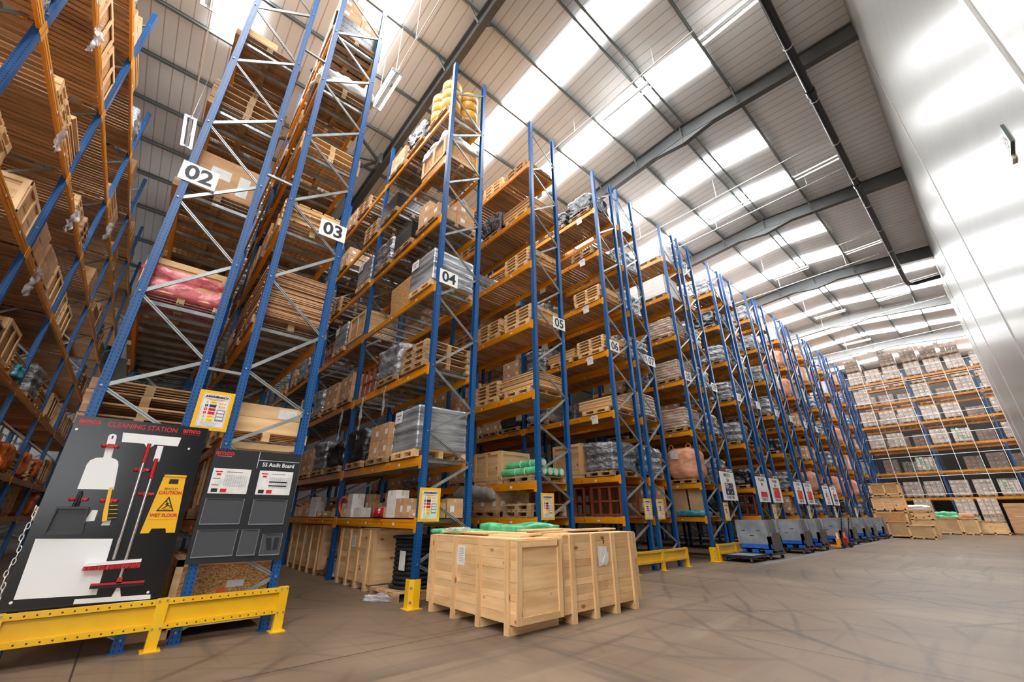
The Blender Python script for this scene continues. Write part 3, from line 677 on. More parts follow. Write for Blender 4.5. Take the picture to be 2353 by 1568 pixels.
def load(c, where, x, y, z, seed, hmax=1.3):
    v = seed % 3; rz = random.Random(seed).uniform(-.03, .03); h = 1.0
    if c == 'w':
        t = place('wrapped_pallet', 'silver film-wrapped load of bulging layers', 'pallet load', where, (x, y, z), 'silver wrapped pallets', rz); pal(t)
        put('load', cached(('w', v), lambda: MB().lump((1.06, 1.16, .82), .06, 3.2, v + 1, 14, .05, 3 + v % 2, .07).mesh('load', X['bag'])), t, (0, 0, .14))
    elif c == 'W':
        t = place('wrapped_pallet', 'grey film-wrapped stack of bins', 'pallet load', where, (x, y, z), 'grey wrapped pallets', rz); pal(t, True)
        put('load', cached(('W', v), lambda: MB().lump((1.06, 1.14, .86), .012, 2.5, v, 22, .02, 5, .022).mesh('load', X['film'])), t, (0, 0, .14))
        put('paper_label', cached('Wl', lambda: MB().box(-.16, -.004, -.12, .16, 0, .12).box(-.1, -.006, .02, .1, -.004, .05, 1).box(-.06, -.006, -.05, .04, -.004, -.02, 2).mesh('paper_label', [X['paper'], X['greyink'], X['redtext']])), t, (-.3, -.585, .85))
    elif c == 'S':
        t = place('sack_pallet', 'film-wrapped pallet of pale paper sacks', 'pallet load', where, (x, y, z), 'sack pallets', rz); pal(t)
        put('load', cached(('S', v), lambda: MB().lump((1.08, 1.16, .74), .03, 4, v + 4, 22, .04, 7, .06).mesh('load', X['sack'])), t, (0, 0, .14))
    elif c == 'H':
        t = place('white_crate', 'large smooth white crate', 'crate', where, (x, y, z), 'white crates', 0)
        m = cached('H', lambda: MB().box(-.56, -.58, .1, .56, .58, .98).box(-.54, -.56, 0, -.4, .56, .1, 1).box(-.07, -.56, 0, .07, .56, .1, 1).box(.4, -.56, 0, .54, .56, .1, 1).box(-.57, -.585, .97, .57, .585, 1.0).mesh('crate_body', [X['white2'], X['oldwood']])); put('crate_body', m, t)
    elif c == 'C':
        t = place('wooden_crate', 'boarded pine crate', 'crate', where, (x, y, z), 'pine crates on the racks', rz)
        put('crate_body', cached(('C', v), lambda: crate_mesh((1.1 + .05 * v, 1.02, .82 + .1 * v), True, 'pine')), t)
    elif c == 'U':
        t = place('slatted_crate', 'tall open slatted brown crate', 'crate', where, (x, y, z), 'slatted crates', 0); pal(t)
        def f():
            m = MB()
            for k in range(8):
                zz = .0 + k * .15
                m.box(-.5, .5, zz, .5, .52, zz + .09); m.box(-.5, -.52, zz, -.48, .52, zz + .09)
            for px in (-.45, 0, .45): m.box(px - .05, .52, 0, px + .05, .545, 1.16)
            for py in (-.47, 0, .47): m.box(-.525, py - .05, 0, -.5, py + .05, 1.16)
            m.box(-.5, -.5, 0, .5, .5, .02); m.box(-.2, -.5, .02, .45, .1, .24, 1)
            return m.mesh('crate_body', [X['slat'], X['ply']])
        put('crate_body', cached('U', f), t, (0, 0, .144))
    elif c == 'N':
        t = place('carton_pallet', 'brown cartons on black slotted crates', 'pallet load', where, (x, y, z), 'carton pallets', 0)
        load('M', where + ' below', x, y, z, seed) if False else None
        pal(t); put('crates', CACHE.get('M') or black_crates(), t, (0, 0, .144)); boxes_on(t, seed, 'card', 2, 2, 2, (.48, .55, .4), .69)
    elif c == 'e':
        t = place('film_covered_pallet', 'pallet under billowing white film', 'pallet load', where, (x, y, z), 'white film pallets', rz); pal(t); pal(t, False, .146)
        put('film', cached('e', lambda: MB().lump((1.1, 1.2, .34), .12, 3, 4, 16, .12).mesh('film', X['whitefilm'])), t, (0, 0, .29))
    elif c == 'J':
        t = place('open_carton', 'large open cardboard box with raised flaps', 'carton', where, (x, y, z), 'large open cartons', 0); pal(t)
        def f():
            m = MB()
            for s in (-1, 1):
                m.box(-.48, s * .48, 0, .48, s * .47, .72); m.box(s * .48, -.48, 0, s * .47, .48, .72)
            m.box(-.48, -.48, 0, .48, .48, .02); m.prism([(-.48, .72), (-.47, .72), (-.62, 1.25), (-.63, 1.25)], 'y', -.48, .48)
            m.box(.48, -.2, .3, .483, .08, .5, 1); m.box(.48, .2, .1, .483, .36, .5, 1)
            return m.mesh('box', [X['card'], X['paper']])
        put('box', cached('J', f), t, (0, 0, .144))
    elif c == 'c':
        t = place('collar_pallet', 'pallet with two stacked pine collars', 'pallet load', where, (x, y, z), 'collar pallets', 0); pal(t, True)
        def f():
            m = MB()
            for k in range(2):
                z0, z1 = k * .2, k * .2 + .195
                m.box(-.5, -.56, z0, .5, -.54, z1, 0); m.box(-.5, .54, z0, .5, .56, z1, 0); m.box(-.5, -.54, z0, -.48, .54, z1, 1); m.box(.48, -.54, z0, .5, .54, z1, 1)
            m.box(.5, .1, .22, .503, .36, .36, 2)
            return m.mesh('collar', [X['pineX'], X['pineY'], X['paper']])
        put('collar', cached('c', f), t, (0, 0, .144))
    elif c == 'o':
        t = place('film_capped_crate', 'strand board crate capped with white film', 'crate', where, (x, y, z), 'strand board crates', 0)
        put('crate_body', cached('o1', lambda: crate_mesh((1.2, 1.06, .86), True, 'osb', 3)), t)
        put('film', cached('o2', lambda: MB().lump((1.28, 1.14, .3), .05, 4, 3, 16, .06).mesh('film', X['whitefilm'])), t, (0, 0, .68))
    elif c == 'O':
        t = place('strandboard_crate', 'pine framed strand board crate', 'crate', where, (x, y, z), 'strand board crates', 0)
        put('crate_body', cached(('O', v), lambda: crate_mesh((1.12, 1.04, .9), True, 'osb', 3)), t)
    elif c == 'K':
        t = place('carton_pallet', 'pallet of brown cartons', 'pallet load', where, (x, y, z), 'carton pallets', rz); pal(t); boxes_on(t, seed, 'card', 2, 2, 2)
    elif c == 'Q':
        t = place('tall_carton', 'tall pinkish cardboard box', 'carton', where, (x, y, z), 'tall pinkish cartons', rz); pal(t)
        put('carton', cached('Q', lambda: carton_mesh((1.0, 1.06, 1.0), 'card2')), t, (0, 0, .144))
    elif c == 'P':
        for k in range(2 + v):
            o = put('wooden_pallet', cached(('pal', v == 1), lambda: pallet_mesh(v == 1)), None, (x + rz, y, z + .146 * k), (0, 0, rz + .02 * (k % 2)))
            tag(o, '%s empty pallet up in stack%s' % (NTH[k], where), 'pallet', 'empty pallets on the racks')
        return
    elif c == 'L':
        t = place('plywood_pallet', 'pallet of pale plywood sheets', 'pallet load', where, (x, y, z), 'plywood pallets', rz); pal(t, True)
        def f():
            m = MB(); r = random.Random(v)
            for k in range(14 + 4 * v): e = r.uniform(-.02, .02); m.box(-.62 + e, -.56 + e, k * .022, .62 + e, .57 - e, k * .022 + .019)
            return m.mesh('sheet_stack', X['ply'])
        put('sheet_stack', cached(('L', v), f), t, (0, 0, .144))
    elif c == 'T':
        t = place('timber_pallet', 'pallet of pale crate boards and lids', 'pallet load', where, (x, y, z), 'timber pallets', rz); pal(t, True)
        def f():
            m = MB(); r = random.Random(v + 9); zz = 0
            for k in range(4):
                e = r.uniform(-.05, .05)
                for q in range(5): m.box(-.58 + e, -.55 + q * .22, zz, .58 + e, -.36 + q * .22, zz + .03, 0)
                zz += .03
                for q in (-.5, 0, .5): m.box(q - .05, -.56, zz, q + .05, .56, zz + .07, 1)
                zz += .07
            for q in range(5): m.box(-.56, -.55 + q * .22, zz, .56, -.36 + q * .22, zz + .03, 0)
            return m.mesh('board_stack', [X['pineX'], X['pineY']])
        put('board_stack', cached(('T', v), f), t, (0, 0, .144))
    elif c == 'B':
        t = place('bulk_bag', 'bulging peach woven bulk bag', 'bag', where, (x, y, z), 'bulk bags', 0); pal(t)
        put('bag_body', cached('B', lambda: MB().lump((1.08, 1.1, 1.12), .05, 2.5, 3, 16, .28).mesh('bag_body', X['bulk'])), t, (0, 0, .144))
        for sx in (-1, 1):
            for sy in (-1, 1): put('lifting_loop', cached('Bl', lambda: MB().tube([(-.1, 0, 0), (-.07, 0, .16), (0, 0, .2), (.07, 0, .16), (.1, 0, 0)], .018, 6).mesh('lifting_loop', X['bulk'])), t, (sx * .34, sy * .36, 1.2))
        put('paper_label', cached('Bp', lambda: MB().box(-.14, -.005, -.14, .14, .005, .14).mesh('paper_label', X['paper'])), t, (-.15, -.57, 1.0))
    elif c == 'D':
        t = place('sheeted_load', 'load under black polythene', 'pallet load', where, (x, y, z), 'black sheeted loads', rz); pal(t)
        put('sheet', cached(('D', v), lambda: MB().lump((1.1, 1.16, .6 + .1 * v), .09, 3.4, v + 8, 14, .12).mesh('sheet', X['darkfilm'])), t, (0, 0, .14))
    elif c == 'G':
        t = place('cardboard_sheet_stack', 'pallet of flat brown cardboard sheets', 'pallet load', where, (x, y, z), 'cardboard sheet pallets', 0); pal(t)
        def f():
            m = MB(); r = random.Random(3)
            for k in range(40): e = r.uniform(-.02, .02); m.box(-.6 + e, -.55 + e, k * .022, .6 + e, .55 + e, k * .022 + .018)
            return m.mesh('sheet_stack', X['sheets'])
        put('sheet_stack', cached('G', f), t, (0, 0, .144))
    elif c == 'M':
        t = place('black_crate_pallet', 'pallet of black slotted crates', 'pallet load', where, (x, y, z), 'black crate pallets', 0); pal(t)
        put('crates', CACHE.get('M') or black_crates(), t, (0, 0, .144))
    elif c == 'Z':
        o = put('strand_board_panel', cached('Z', lambda: MB().box(-.55, -.02, 0, .55, .02, .86).mesh('strand_board_panel', X['osb'])), None, (x, y - .4, z), (.05, 0, 0))
        tag(o, 'upright strand board panel' + where, 'panel')
    elif c == 'X':
        r = random.Random(seed)
        for i in range(9):
            s = r.choice(((.3, .35, .26), (.36, .3, .2), (.26, .26, .3), (.4, .4, .34), (.22, .3, .14), (.42, .34, .5)))
            mt = r.choice(('card', 'card', 'card', 'card', 'white2'))
            if r.random() < .15: continue
            px = x - .45 + (i % 3) * .43; py = y - .36 + (i // 3) * .36
            o = put('cardboard_carton', cached(('sc', s, mt), lambda: carton_mesh(s, mt)), None, (px + r.uniform(-.02, .02), py, z), (0, 0, r.uniform(-.22, .22)), (.88, .82, 1))
            tag(o, ('small white carton' if mt == 'white2' else 'small brown carton') + where, 'carton', ('small white' if mt == 'white2' else 'small brown') + ' cartons' + where)
    elif c == 'Y':
        for i, (px, py) in enumerate(((-.28, -.3), (.28, -.3), (-.28, .29), (.28, .29))):
            t = thing('barrel_guard', 'ribbed yellow plastic barrel' + where, 'barrel', (x + px, y + py, z + .15), 0, 'yellow barrels')
            pr = [(.0, 1.22), (.2, 1.22), (.25, 1.16)]
            for k in range(3): b0 = 1.12 - k * .37; pr += [(.285, b0), (.285, b0 - .29), (.268, b0 - .3), (.268, b0 - .34), (.285, b0 - .35)]
            pr += [(.25, 0), (0, 0)]
            put('barrel_body', cached('Y', lambda: MB().lathe(pr, 20).mesh('barrel_body', X['drum'])), t)
            put('slot_band', cached('Y2', lambda: MB().lathe([(.269, .785), (.276, .79), (.276, .81), (.269, .815)], 20).lathe([(.269, .415), (.276, .42), (.276, .44), (.269, .445)], 20).mesh('slot_band', X['bplast'])), t)
        o = put('wooden_pallet', cached(('pal', False), pallet_mesh), None, (x, y, z)); tag(o, 'pallet under the yellow barrels' + where, 'pallet', 'empty pallets on the racks')
        return
    elif c == 'R':
        t = place('red_wrapped_crate', 'pine crate draped in red tinted film', 'pallet load', where, (x, y, z), None, 0)
        put('crate_body', cached('R', lambda: crate_mesh((1.0, .98, .62), True, 'pine')), t)
        put('film', cached('R2', lambda: MB().lump((1.08, 1.06, .48), .04, 5, 2, 14, .08, 2, .05).mesh('film', X['redfilm'])), t, (0, 0, .06))
    elif c == 'F':
        t = place('steel_frame', 'red oxide steel frame with uprights', 'frame', where, (x, y, z), 'red steel frames', 0)
        def f():
            m = MB()
            for px in (-.5, -.2, .15, .5):
                for py in (-.4, .4): m.box(px - .03, py - .03, 0, px + .03, py + .03, .8)
            for py in (-.4, .4):
                for zz in (.05, .4, .78): m.box(-.53, py - .025, zz - .025, .53, py + .025, zz + .025)
            for px in (-.5, .5): m.box(px - .025, -.4, .76, px + .025, .4, .8)
            return m.mesh('frame', X['copper'])
        put('frame', cached('F', f), t)
    elif c == 'V':
        for i in range(2):
            o = put('plywood_sheet', cached('V', lambda: MB().box(-.25, -.02, 0, .25, .02, .98).mesh('plywood_panel', X['plyface'])), None, (x - .3 + .56 * i, y - .3 + .1 * i, z), (.08, 0, .25))
            tag(o, '%s upright plywood panel%s' % (NTH[i], where), 'panel', 'upright plywood panels')
    elif c == 'g':
        pl = put('wooden_pallet', cached(('pal', False), pallet_mesh), None, (x, y, z)); tag(pl, 'pallet under green rolls' + where, 'pallet', 'empty pallets on the racks')
        for i, (py, pz) in enumerate(((-.4, .25), (-.2, .25), (0, .25), (.2, .25), (.4, .25), (-.22, .44))):
            t = thing('green_roll', 'green polythene roll with taped end' + where, 'roll', (x, y + py, z + pz), 0, 'green rolls')
            L_ = 1.3 if i < 5 else 1.5
            put('sleeve', cached(('g', L_), lambda: MB().tube([(.55 - L_, 0, 0), (.5, 0, 0), (.55, 0, 0)], .095, 14).mesh('sleeve', X['green'])), t)
            put('end_core', cached('g2', lambda: MB().tube([(.55, 0, 0), (.56, 0, 0)], .07, 12).mesh('end_core', X['paper'])), t)
            put('tie', cached('g3', lambda: MB().tube([(-.2, 0, 0), (-.18, 0, 0)], .1, 14).tube([(.15, 0, 0), (.17, 0, 0)], .1, 14).mesh('tie', X['white'])), t)

FILL = {
 2: {1: 'TK', 2: 'PK', 3: 'RKMK', 4: 'JPKM', 5: 'PKLw', 6: 'UPKK', 0: '.K'},
 3: {1: 'CKKC', 2: 'cPKw', 3: 'GGKL', 4: 'TKCP', 5: 'PKPM', 6: 'ePKL', 7: 'NKK', 0: '.K'},
 4: {1: 'XXXXXX', 2: 'WKDDwKDK', 3: 'PwFKKwCKP', 4: 'WZ.CWFwwKP', 5: 'KMwW.PKwT', 6: 'o.MP.KwD', 7: 'YDK.PK..D', 0: '.'},
 5: {1: 'PKKXKK', 2: 'gCKKwKK', 3: 'LTXKPw', 4: 'TTPKKP', 5: 'T.wPKL', 6: 'LDP.wP', 7: 'PP.KP'},
 6: {1: 'FFFKXK', 2: 'wC.KwwK', 3: 'L.wDKK', 4: 'TLwKPP', 5: 'T.wWK', 6: 'P.MwK', 7: 'DDP..'},
 7: {1: 'KVFK', 2: 'wwDK', 3: 'SKwK', 4: 'wSDw', 5: 'wwKH', 6: 'wHK', 7: 'H.K'},
 8: {1: 'VXK', 2: 'BwD', 3: 'SwD', 4: 'SwK', 5: 'S.w', 6: 'HHw', 7: 'HH.'},
 9: {1: 'DKF', 2: 'wDw', 3: 'wSD', 4: 'wwK', 5: 'wwS', 6: 'KwP', 7: 'wKH'},
 10: {1: 'FDK', 2: 'DDw', 3: 'wDK', 4: 'wwK', 5: 'wwK', 6: 'DwP', 7: 'wwP'},
 11: {1: 'KwF', 2: 'wwD', 3: 'DwK', 4: 'wwK', 5: 'wwK', 6: 'wDP', 7: 'H.K'},
 12: {1: 'KwF', 2: 'wwD', 3: 'DQw', 4: 'wwK', 5: 'wwK', 6: 'wwP', 7: 'w.K'},
 13: {1: 'wKF', 2: 'WQD', 3: 'MMw', 4: 'wWK', 5: 'HwK', 6: 'wQP', 7: 'HwK'},
}
rr = random.Random(21)
for n in range(14, 22):
    FILL[n] = {li: ''.join(rr.choice('wwwKKQHSBWD') for _ in range(2)) for li in range(1, 8)}
    FILL[n][2] = rr.choice('BQw') + 'w'; FILL[n][7] = rr.choice('KQHw') + '.'
FILL[1] = {li: ''.join(rr.choice('PKCwO....L') for _ in range(19)) for li in range(1, 8)}
DUPES = {}
for n in sorted(FILL):
    yl, yr = ROW[n]; x0, pit = rowx(n); lv = levels(n)
    for li, s in FILL[n].items():
        z = (lv[li - 1] + .023) if li else .0
        for k, c in enumerate(s):
            if c == '.': continue
            b, q = divmod(k, 3)
            if b >= NB.get(n, 2): continue
            x = x0 - pit * b - (.7, 1.98, 3.25)[q]
            where = ' on %s shelf of row %02d, %s from aisle' % (ORD[li - 1], n, NTH[k]) if li else ' on floor under row %02d, %s from aisle' % (n, NTH[k])
            load(c, where, x, (yl + yr) / 2 + (-.1 if n == 1 else .03 if n % 2 else -.03), z, n * 101 + li * 17 + k)
# ------------------------------------------------------------------ writing
def text(s, size, mat, parent, loc, rot=(R(90), 0, R(90)), bold=0, align='CENTER', sx=1, name='lettering', shear=0):
    c = bpy.data.curves.new(name, 'FONT'); c.body = s; c.size = size; c.align_x = align; c.align_y = 'CENTER'; c.offset = bold; c.extrude = .0006; c.resolution_u = 3; c.shear = shear
    c.materials.append(X[mat])
    tmp = bpy.data.objects.new(name, c); COL.objects.link(tmp)
    me = bpy.data.meshes.new_from_object(tmp.evaluated_get(bpy.context.evaluated_depsgraph_get()))
    bpy.data.objects.remove(tmp); bpy.data.curves.remove(c)
    o = put(name, me, parent, loc, rot)
    if sx != 1: o.scale = (sx, 1, 1)
    return o
def panel(mb, y0, y1, z0, z1, x, m=0, th=.002): mb.box(x, y0, z0, x + th, y1, z1, m)

# ------------------------------------------------------------------ row number plates
for n in range(2, 16):
    yl, yr = ROW[n]; ev = n % 2 == 0
    y = {2: -.475, 3: 1.58, 4: 4.13, 5: 7.74}.get(n, (yl + .24) if ev else (yr - .2))
    t = thing('number_plate', 'white plate numbered %02d on the end of its rack row' % n, 'sign', (-6.9, y, 6.27), 0, 'row number plates')
    MB().box(-.006, -.235, -.175, .006, .235, .175).obj('plate', X['white'], t)
    text('%02d' % n, .36, 'ink', t, (.008, 0, -.005), bold=.009)

# ------------------------------------------------------------------ rack safety notices
def notice(y, z, w, h, label):
    t = thing('safety_notice', label, 'sign', (-6.888, y, z), 0, 'yellow rack safety notices')
    MB().box(-.006, -w / 2, -h / 2, 0, w / 2, h / 2).obj('backing', X['yelplast'], t)
    a, b = w / 2 * .76, h / 2 * .84
    s = MB(); s.box(0, -a, -b, .002, a, b, 0)
    for e in ((-a + .008, -b + .008, -a + .011, b - .008), (a - .011, -b + .008, a - .008, b - .008), (-a + .008, -b + .008, a - .008, -b + .011), (-a + .008, b - .011, a - .008, b - .008)): s.box(.002, e[0], e[1], .0026, e[2], e[3], 1)
    s.obj('sheet', [X['paper'], X['greyink']], t)
    text('JUNGHEINRICH', w * .09, 'ink', t, (.004, 0, b * .82), bold=.0022, shear=.25)
    m = MB(); panel(m, -a * .7, a * .72, b * .67, b * .69, .002); panel(m, -a * .5, a * .5, b * .61, b * .63, .002); m.obj('small_print', X['redtext'], t)
    g = MB(); rows = (('yelplast', 0), ('flagblue', 1), ('red', 2), ('red', 2), ('yelplast', 0), ('yelplast', 0))
    for i, (_, m) in enumerate(rows):
        zc = b * .48 - i * b * .215
        if i in (0, 4, 5): g.plate([(-a * .72, zc - b * .08), (-a * .48, zc - b * .08), (-a * .6, zc + b * .09)], .002, .0034, 0); g.box(.0034, -a * .61, zc - b * .05, .004, -a * .59, zc + b * .05, 4)
        else:
            P = [(-a * .6 + a * .12 * math.cos(q * math.pi / 8), zc + a * .12 * math.sin(q * math.pi / 8)) for q in range(16)]
            g.plate(P, .002, .0034, 1 if i == 1 else 2)
            g.box(.0034, -a * .62, zc - b * .04, .004, -a * .58, zc + b * .04, 3)
        panel(g, -a * .38, a * .12, zc - b * .085, zc + b * .085, .002, m)
        panel(g, -a * .3, a * .04, zc - b * .01, zc + b * .01, .004, 4, .0006)
    for k in range(2):
        for q in range(3): panel(g, a * (.3 + .18 * q), a * (.42 + .18 * q), b * (.4 - .2 * k), b * (.5 - .2 * k), .002, 5)
    panel(g, a * .24, a * .86, -b * .62, b * .08, .002, 6)
    for k in range(3): panel(g, a * .3, a * .8, -b * (.52 - .2 * k), -b * (.38 - .2 * k), .004, 3, .001)
    for k in range(3): panel(g, -a * .7, a * .7 - k * .03, -b * (.72 + .07 * k), -b * (.735 + .07 * k) + .002, .002, 6)
    g.obj('symbols', [X['flagyel'], X['flagblue'], X['redtext'], X['paper'], X['ink'], X['truck'], X['greyink']], t)
notice(.555, 2.71, .41, .54, 'yellow bordered safety notice between plates 02 and 03, above the audit board')
notice(4.05, 1.555, .43, .56, 'yellow bordered safety notice on the first post of row 04')
notice(7.055, 1.555, .42, .56, 'yellow bordered safety notice on the first post of row 05, behind the pine crates')
notice(11.09, 1.53, .4, .55, 'yellow bordered safety notice at the end of row 06')
notice(11.75, 1.53, .4, .55, 'yellow bordered safety notice at the end of row 07')
for n in range(9, 20, 2):
    notice(ROW[n][0] - .16, 1.48, .4, .6, 'yellow bordered safety notice between rows %02d and %02d' % (n - 1, n))

# ------------------------------------------------------------------ destination boards with flags
def flag(m, kind, w, h):
    x = .006; y0, y1, z0, z1 = -w / 2, w / 2, -h / 2, h / 2
    q = lambda a, b, c, d, mm, t=.0: m.box(x + t, y0 + a * w, z0 + b * h, x + t + .0012, y0 + c * w, z0 + d * h, mm)
    def star(cy, cz, r, mm, t=.002):
        P = []
        for k in range(10):
            a = math.pi / 2 + k * math.pi / 5; rad = r if k % 2 == 0 else r * .42
            P.append((y0 + cy * w + rad * math.cos(a) * w, z0 + cz * h + rad * math.sin(a) * w))
        m.plate(P, x + t, x + t + .001, mm)
    if kind == 'AU':
        q(0, 0, 1, 1, 1)
        for s in ((0, .5, .5, 1), (0, 1, .5, .5)): m.bar((x + .0018, y0 + s[0] * w, z0 + s[1] * h), (x + .0018, y0 + s[2] * w, z0 + s[3] * h), .0012, .055, 3, (1, 0, 0)) if False else m.plate([(y0 + s[0] * w - .02 * w, z0 + s[1] * h), (y0 + s[0] * w + .03 * w, z0 + s[1] * h), (y0 + s[2] * w + .0 * w, z0 + s[3] * h), (y0 + s[2] * w - .05 * w, z0 + s[3] * h)], x + .0012, x + .002, 3)
        q(0, .68, .5, .82, 3, .002); q(.2, .5, .3, 1, 3, .002); q(0, .71, .5, .79, 0, .0033); q(.225, .5, .275, 1, 0, .0033)
        star(.25, .22, .09, 3); star(.75, .82, .05, 3); star(.62, .55, .05, 3); star(.88, .6, .05, 3); star(.75, .2, .05, 3)
    elif kind == 'PL': q(0, 0, 1, .5, 0); q(0, .5, 1, 1, 3)
    elif kind == 'CN':
        q(0, 0, 1, 1, 0); star(.2, .74, .1, 4); star(.4, .9, .035, 4); star(.46, .8, .035, 4); star(.46, .66, .035, 4); star(.4, .56, .035, 4)
    elif kind == 'US':
        for k in range(13): q(0, k / 13, 1, (k + 1) / 13, 0 if k % 2 == 0 else 3)
        q(0, 6 / 13, .42, 1, 1, .002)
        for i in range(4):
            for j in range(3): star(.06 + .1 * i, .54 + .15 * j, .025, 3, .0034)
    elif kind == 'ZA':
        q(0, .62, 1, 1, 0); q(0, 0, 1, .38, 1); q(0, .34, 1, .66, 3, .0012); q(0, .41, 1, .59, 2, .0024)
        m.plate([(y0, z0), (y0, z1), (y0 + .42 * w, 0)], x + .003, x + .004, 2); m.plate([(y0, z0 + .18 * h), (y0, z1 - .18 * h), (y0 + .3 * w, 0)], x + .0042, x + .005, 4); m.plate([(y0, z0 + .25 * h), (y0, z1 - .25 * h), (y0 + .24 * w, 0)], x + .0052, x + .006, 5)
DEST = [(9, 'AU', 'MINTO', 'SEA', 'PLANT 400', 'dark blue starred flag, lettered MINTO'), (10, 'PL', 'POLAND', 'SEA', 'PLANT 331', 'white and red flag, lettered POLAND'),
        (11, 'CN', 'TIANJIN', 'SEA', 'PLANT 610', 'red starred flag, lettered TIANJIN'), (12, 'CN', 'XI YIN', 'AIR', 'PLANT 360', 'red starred flag, on row 12'),
        (13, 'CN', 'BAOTOU', 'SEA', 'PLANT 350', 'red starred flag, on row 13'), (14, 'US', 'MILWAUKEE', 'SEA', 'PLANT 101', 'striped flag, on row 14'), (15, 'ZA', 'AFRICA', 'SEA', 'PLANT 350', 'green, red and blue flag, on row 15')]
for n, fl_, a, b_, c_, d_ in DEST:
    y = (ROW[n][0] + ROW[n][1]) / 2 + (.02 if n > 9 else -.14)
    t = thing('destination_board', 'white destination board with %s' % d_, 'sign', (-6.888, y, 2.36), 0, 'destination boards')
    MB().box(-.008, -.6, -.5, .004, .6, .5).obj('board', X['white'], t)
    hd = MB(); hd.box(-.008, -.56, .5, .004, .56, .64, 0); hd.box(.004, .0, .53, .006, .5, .61, 1); hd.box(.004, -.42, .55, .006, -.08, .6, 2); hd.obj('header', [X['charcoal'], X['white'], X['red']], t)
    m = MB(); panel(m, .08, .42, .555, .585, .006); m.obj('header_print', X['ink'], t)
    text(a, .17 if len(a) < 8 else .13, 'ink', t, (.006, 0, .38), bold=.003); text(b_, .15, 'ink', t, (.006, 0, .2), bold=.003); text(c_, .15, 'ink', t, (.006, 0, -.4), bold=.003, sx=.85)
    m = MB(); flag(m, fl_, .7 if fl_ != 'US' else .62, .42)
    m.obj('flag', [X['flagred'], X['flagblue'], X['flaggreen'], X['white'], X['flagyel'], X['ink']], t, (0, .02, -.1))

# ------------------------------------------------------------------ cleaning station board and its tools
XF = -6.87
t = thing('cleaning_board', 'glossy black cleaning station board with white tool outlines, below plate 02', 'notice board', (XF, 0, 0))
MB().plate([(-.71, .5), (.56, .47), (.56, 2.46), (-.71, 2.46)], -.03, 0).obj('board', X['gloss'], t)
sh = MB(); e = .0012; OUT = []
for P_ in ([(-.42, 2.0), (-.36, 2.01), (-.385, 2.25), (-.375, 2.275), (-.35, 2.285), (-.32, 2.275), (-.31, 2.25), (-.29, 2.01), (-.25, 2.0), (-.22, 1.975), (-.205, 1.93), (-.17, 1.66), (-.475, 1.66), (-.475, 1.92), (-.46, 1.97)],
           [(-.27, 2.31), (.30, 2.31), (.29, 2.2), (.06, 2.2), (.03, 2.16), (-.01, 2.16), (-.04, 2.2), (-.25, 2.2)], [(.09, 2.19), (.15, 2.19), (.155, 2.0), (.095, 2.0)],
           [(-.64, 1.16), (-.03, 1.14), (-.01, .59), (-.62, .61)], [(-.17, .565), (.12, .557), (.14, .64), (.17, .64), (.2, .553), (.46, .545), (.47, .5), (-.17, .52)],
           [(-.32, 1.32), (-.24, 1.33), (-.24, 1.44), (-.29, 1.44)], [(-.17, 1.28), (-.1, 1.28), (-.1, 1.36), (-.16, 1.36)]):
    MB().plate(P_, 0, e).obj('tool_outline', X['white'], t)
bo = MB()
for y, z in ((-.67, 2.3), (.41, 2.18), (.43, .57), (-.63, .585)): bo.lathe([(0, .008), (.012, .008), (.014, 0)], 10)
bo = MB()
for y, z in ((-.67, 2.3), (.41, 2.18), (.43, .57), (-.63, .585)): bo.plate([(y + .013 * math.cos(q * math.pi / 5), z + .013 * math.sin(q * math.pi / 5)) for q in range(10)], 0, .006)
bo.obj('fixing', X['white'], t)
for y in (-.58, .39):
    text('amco', .085, 'redtext', t, (.002, y, 2.405), bold=.0025)
    text('LOGISTICS FOR YOUR WORLD', .014, 'redtext', t, (.002, y, 2.36))
text('CLEANING STATION', .083, 'redtext', t, (.002, -.095, 2.39), bold=.001, sx=.86)
def clip(y, z, rz=0):
    m = MB()
    m.box(0, y - .03, z - .02, .03, y + .03, z + .025)
    for s in (-1, 1): m.tube([(.02, y + s * .035, z), (.035, y + s * .075, z)], .018, 8); m.tube([(.0, y + s * .06, z), (.05, y + s * .05, z)], .014, 8)
    m.obj('tool_clip', X['red'], t)
for y, z in ((-.335, 2.14), (-.43, 1.55), (-.175, 1.54), (.02, 1.89), (.13, 1.62)): clip(y, z)
# broom (first pole), squeegee (second pole)
q = thing('broom', 'long handled broom with red bristles, hanging on the cleaning board', 'broom', (XF, 0, 0))
MB().tube([(.05, .012, 1.98), (.05, .035, .93)], .0155, 10).obj('pole', X['chrome'], q)
gp = MB(); gp.tube([(.05, .008, 2.2), (.05, .012, 1.97)], .02, 10)
for k in range(9): gp.tube([(.05, .009, 2.18 - k * .024), (.05, .009, 2.172 - k * .024)], .0225, 10)
gp.obj('grip', X['red'], q)
MB().cbox((.045, .045, .9), (.05, .47, .03), 0, Matrix.Rotation(.035, 3, 'X')).obj('broom_head', X['white'], q)
MB().cbox((.045, .042, .872), (.035, .45, .05), 0, Matrix.Rotation(.035, 3, 'X')).obj('bristle_block', X['red'], q)
MB().box(.0, -.352, 2.225, .0025, -.338, 2.262).obj('hang_slot', X['ink'], t)
br = MB(); r_ = random.Random(4)
for k in range(60):
    for j in range(2): yv = -.185 + .46 * k / 59; br.bar((.03 + .03 * j, yv, .89), (.03 + .035 * j + r_.uniform(-.006, .006), yv * 1.02 + r_.uniform(-.006, .006), .835), .006, .006)
br.obj('bristles', X['red'], q)
q = thing('floor_squeegee', 'long handled squeegee with black rubber blade, hanging beside the broom', 'squeegee', (XF, 0, 0))
MB().tube([(.045, .128, 1.8), (.045, .142, .74)], .0155, 10).obj('pole', X['chrome'], q)
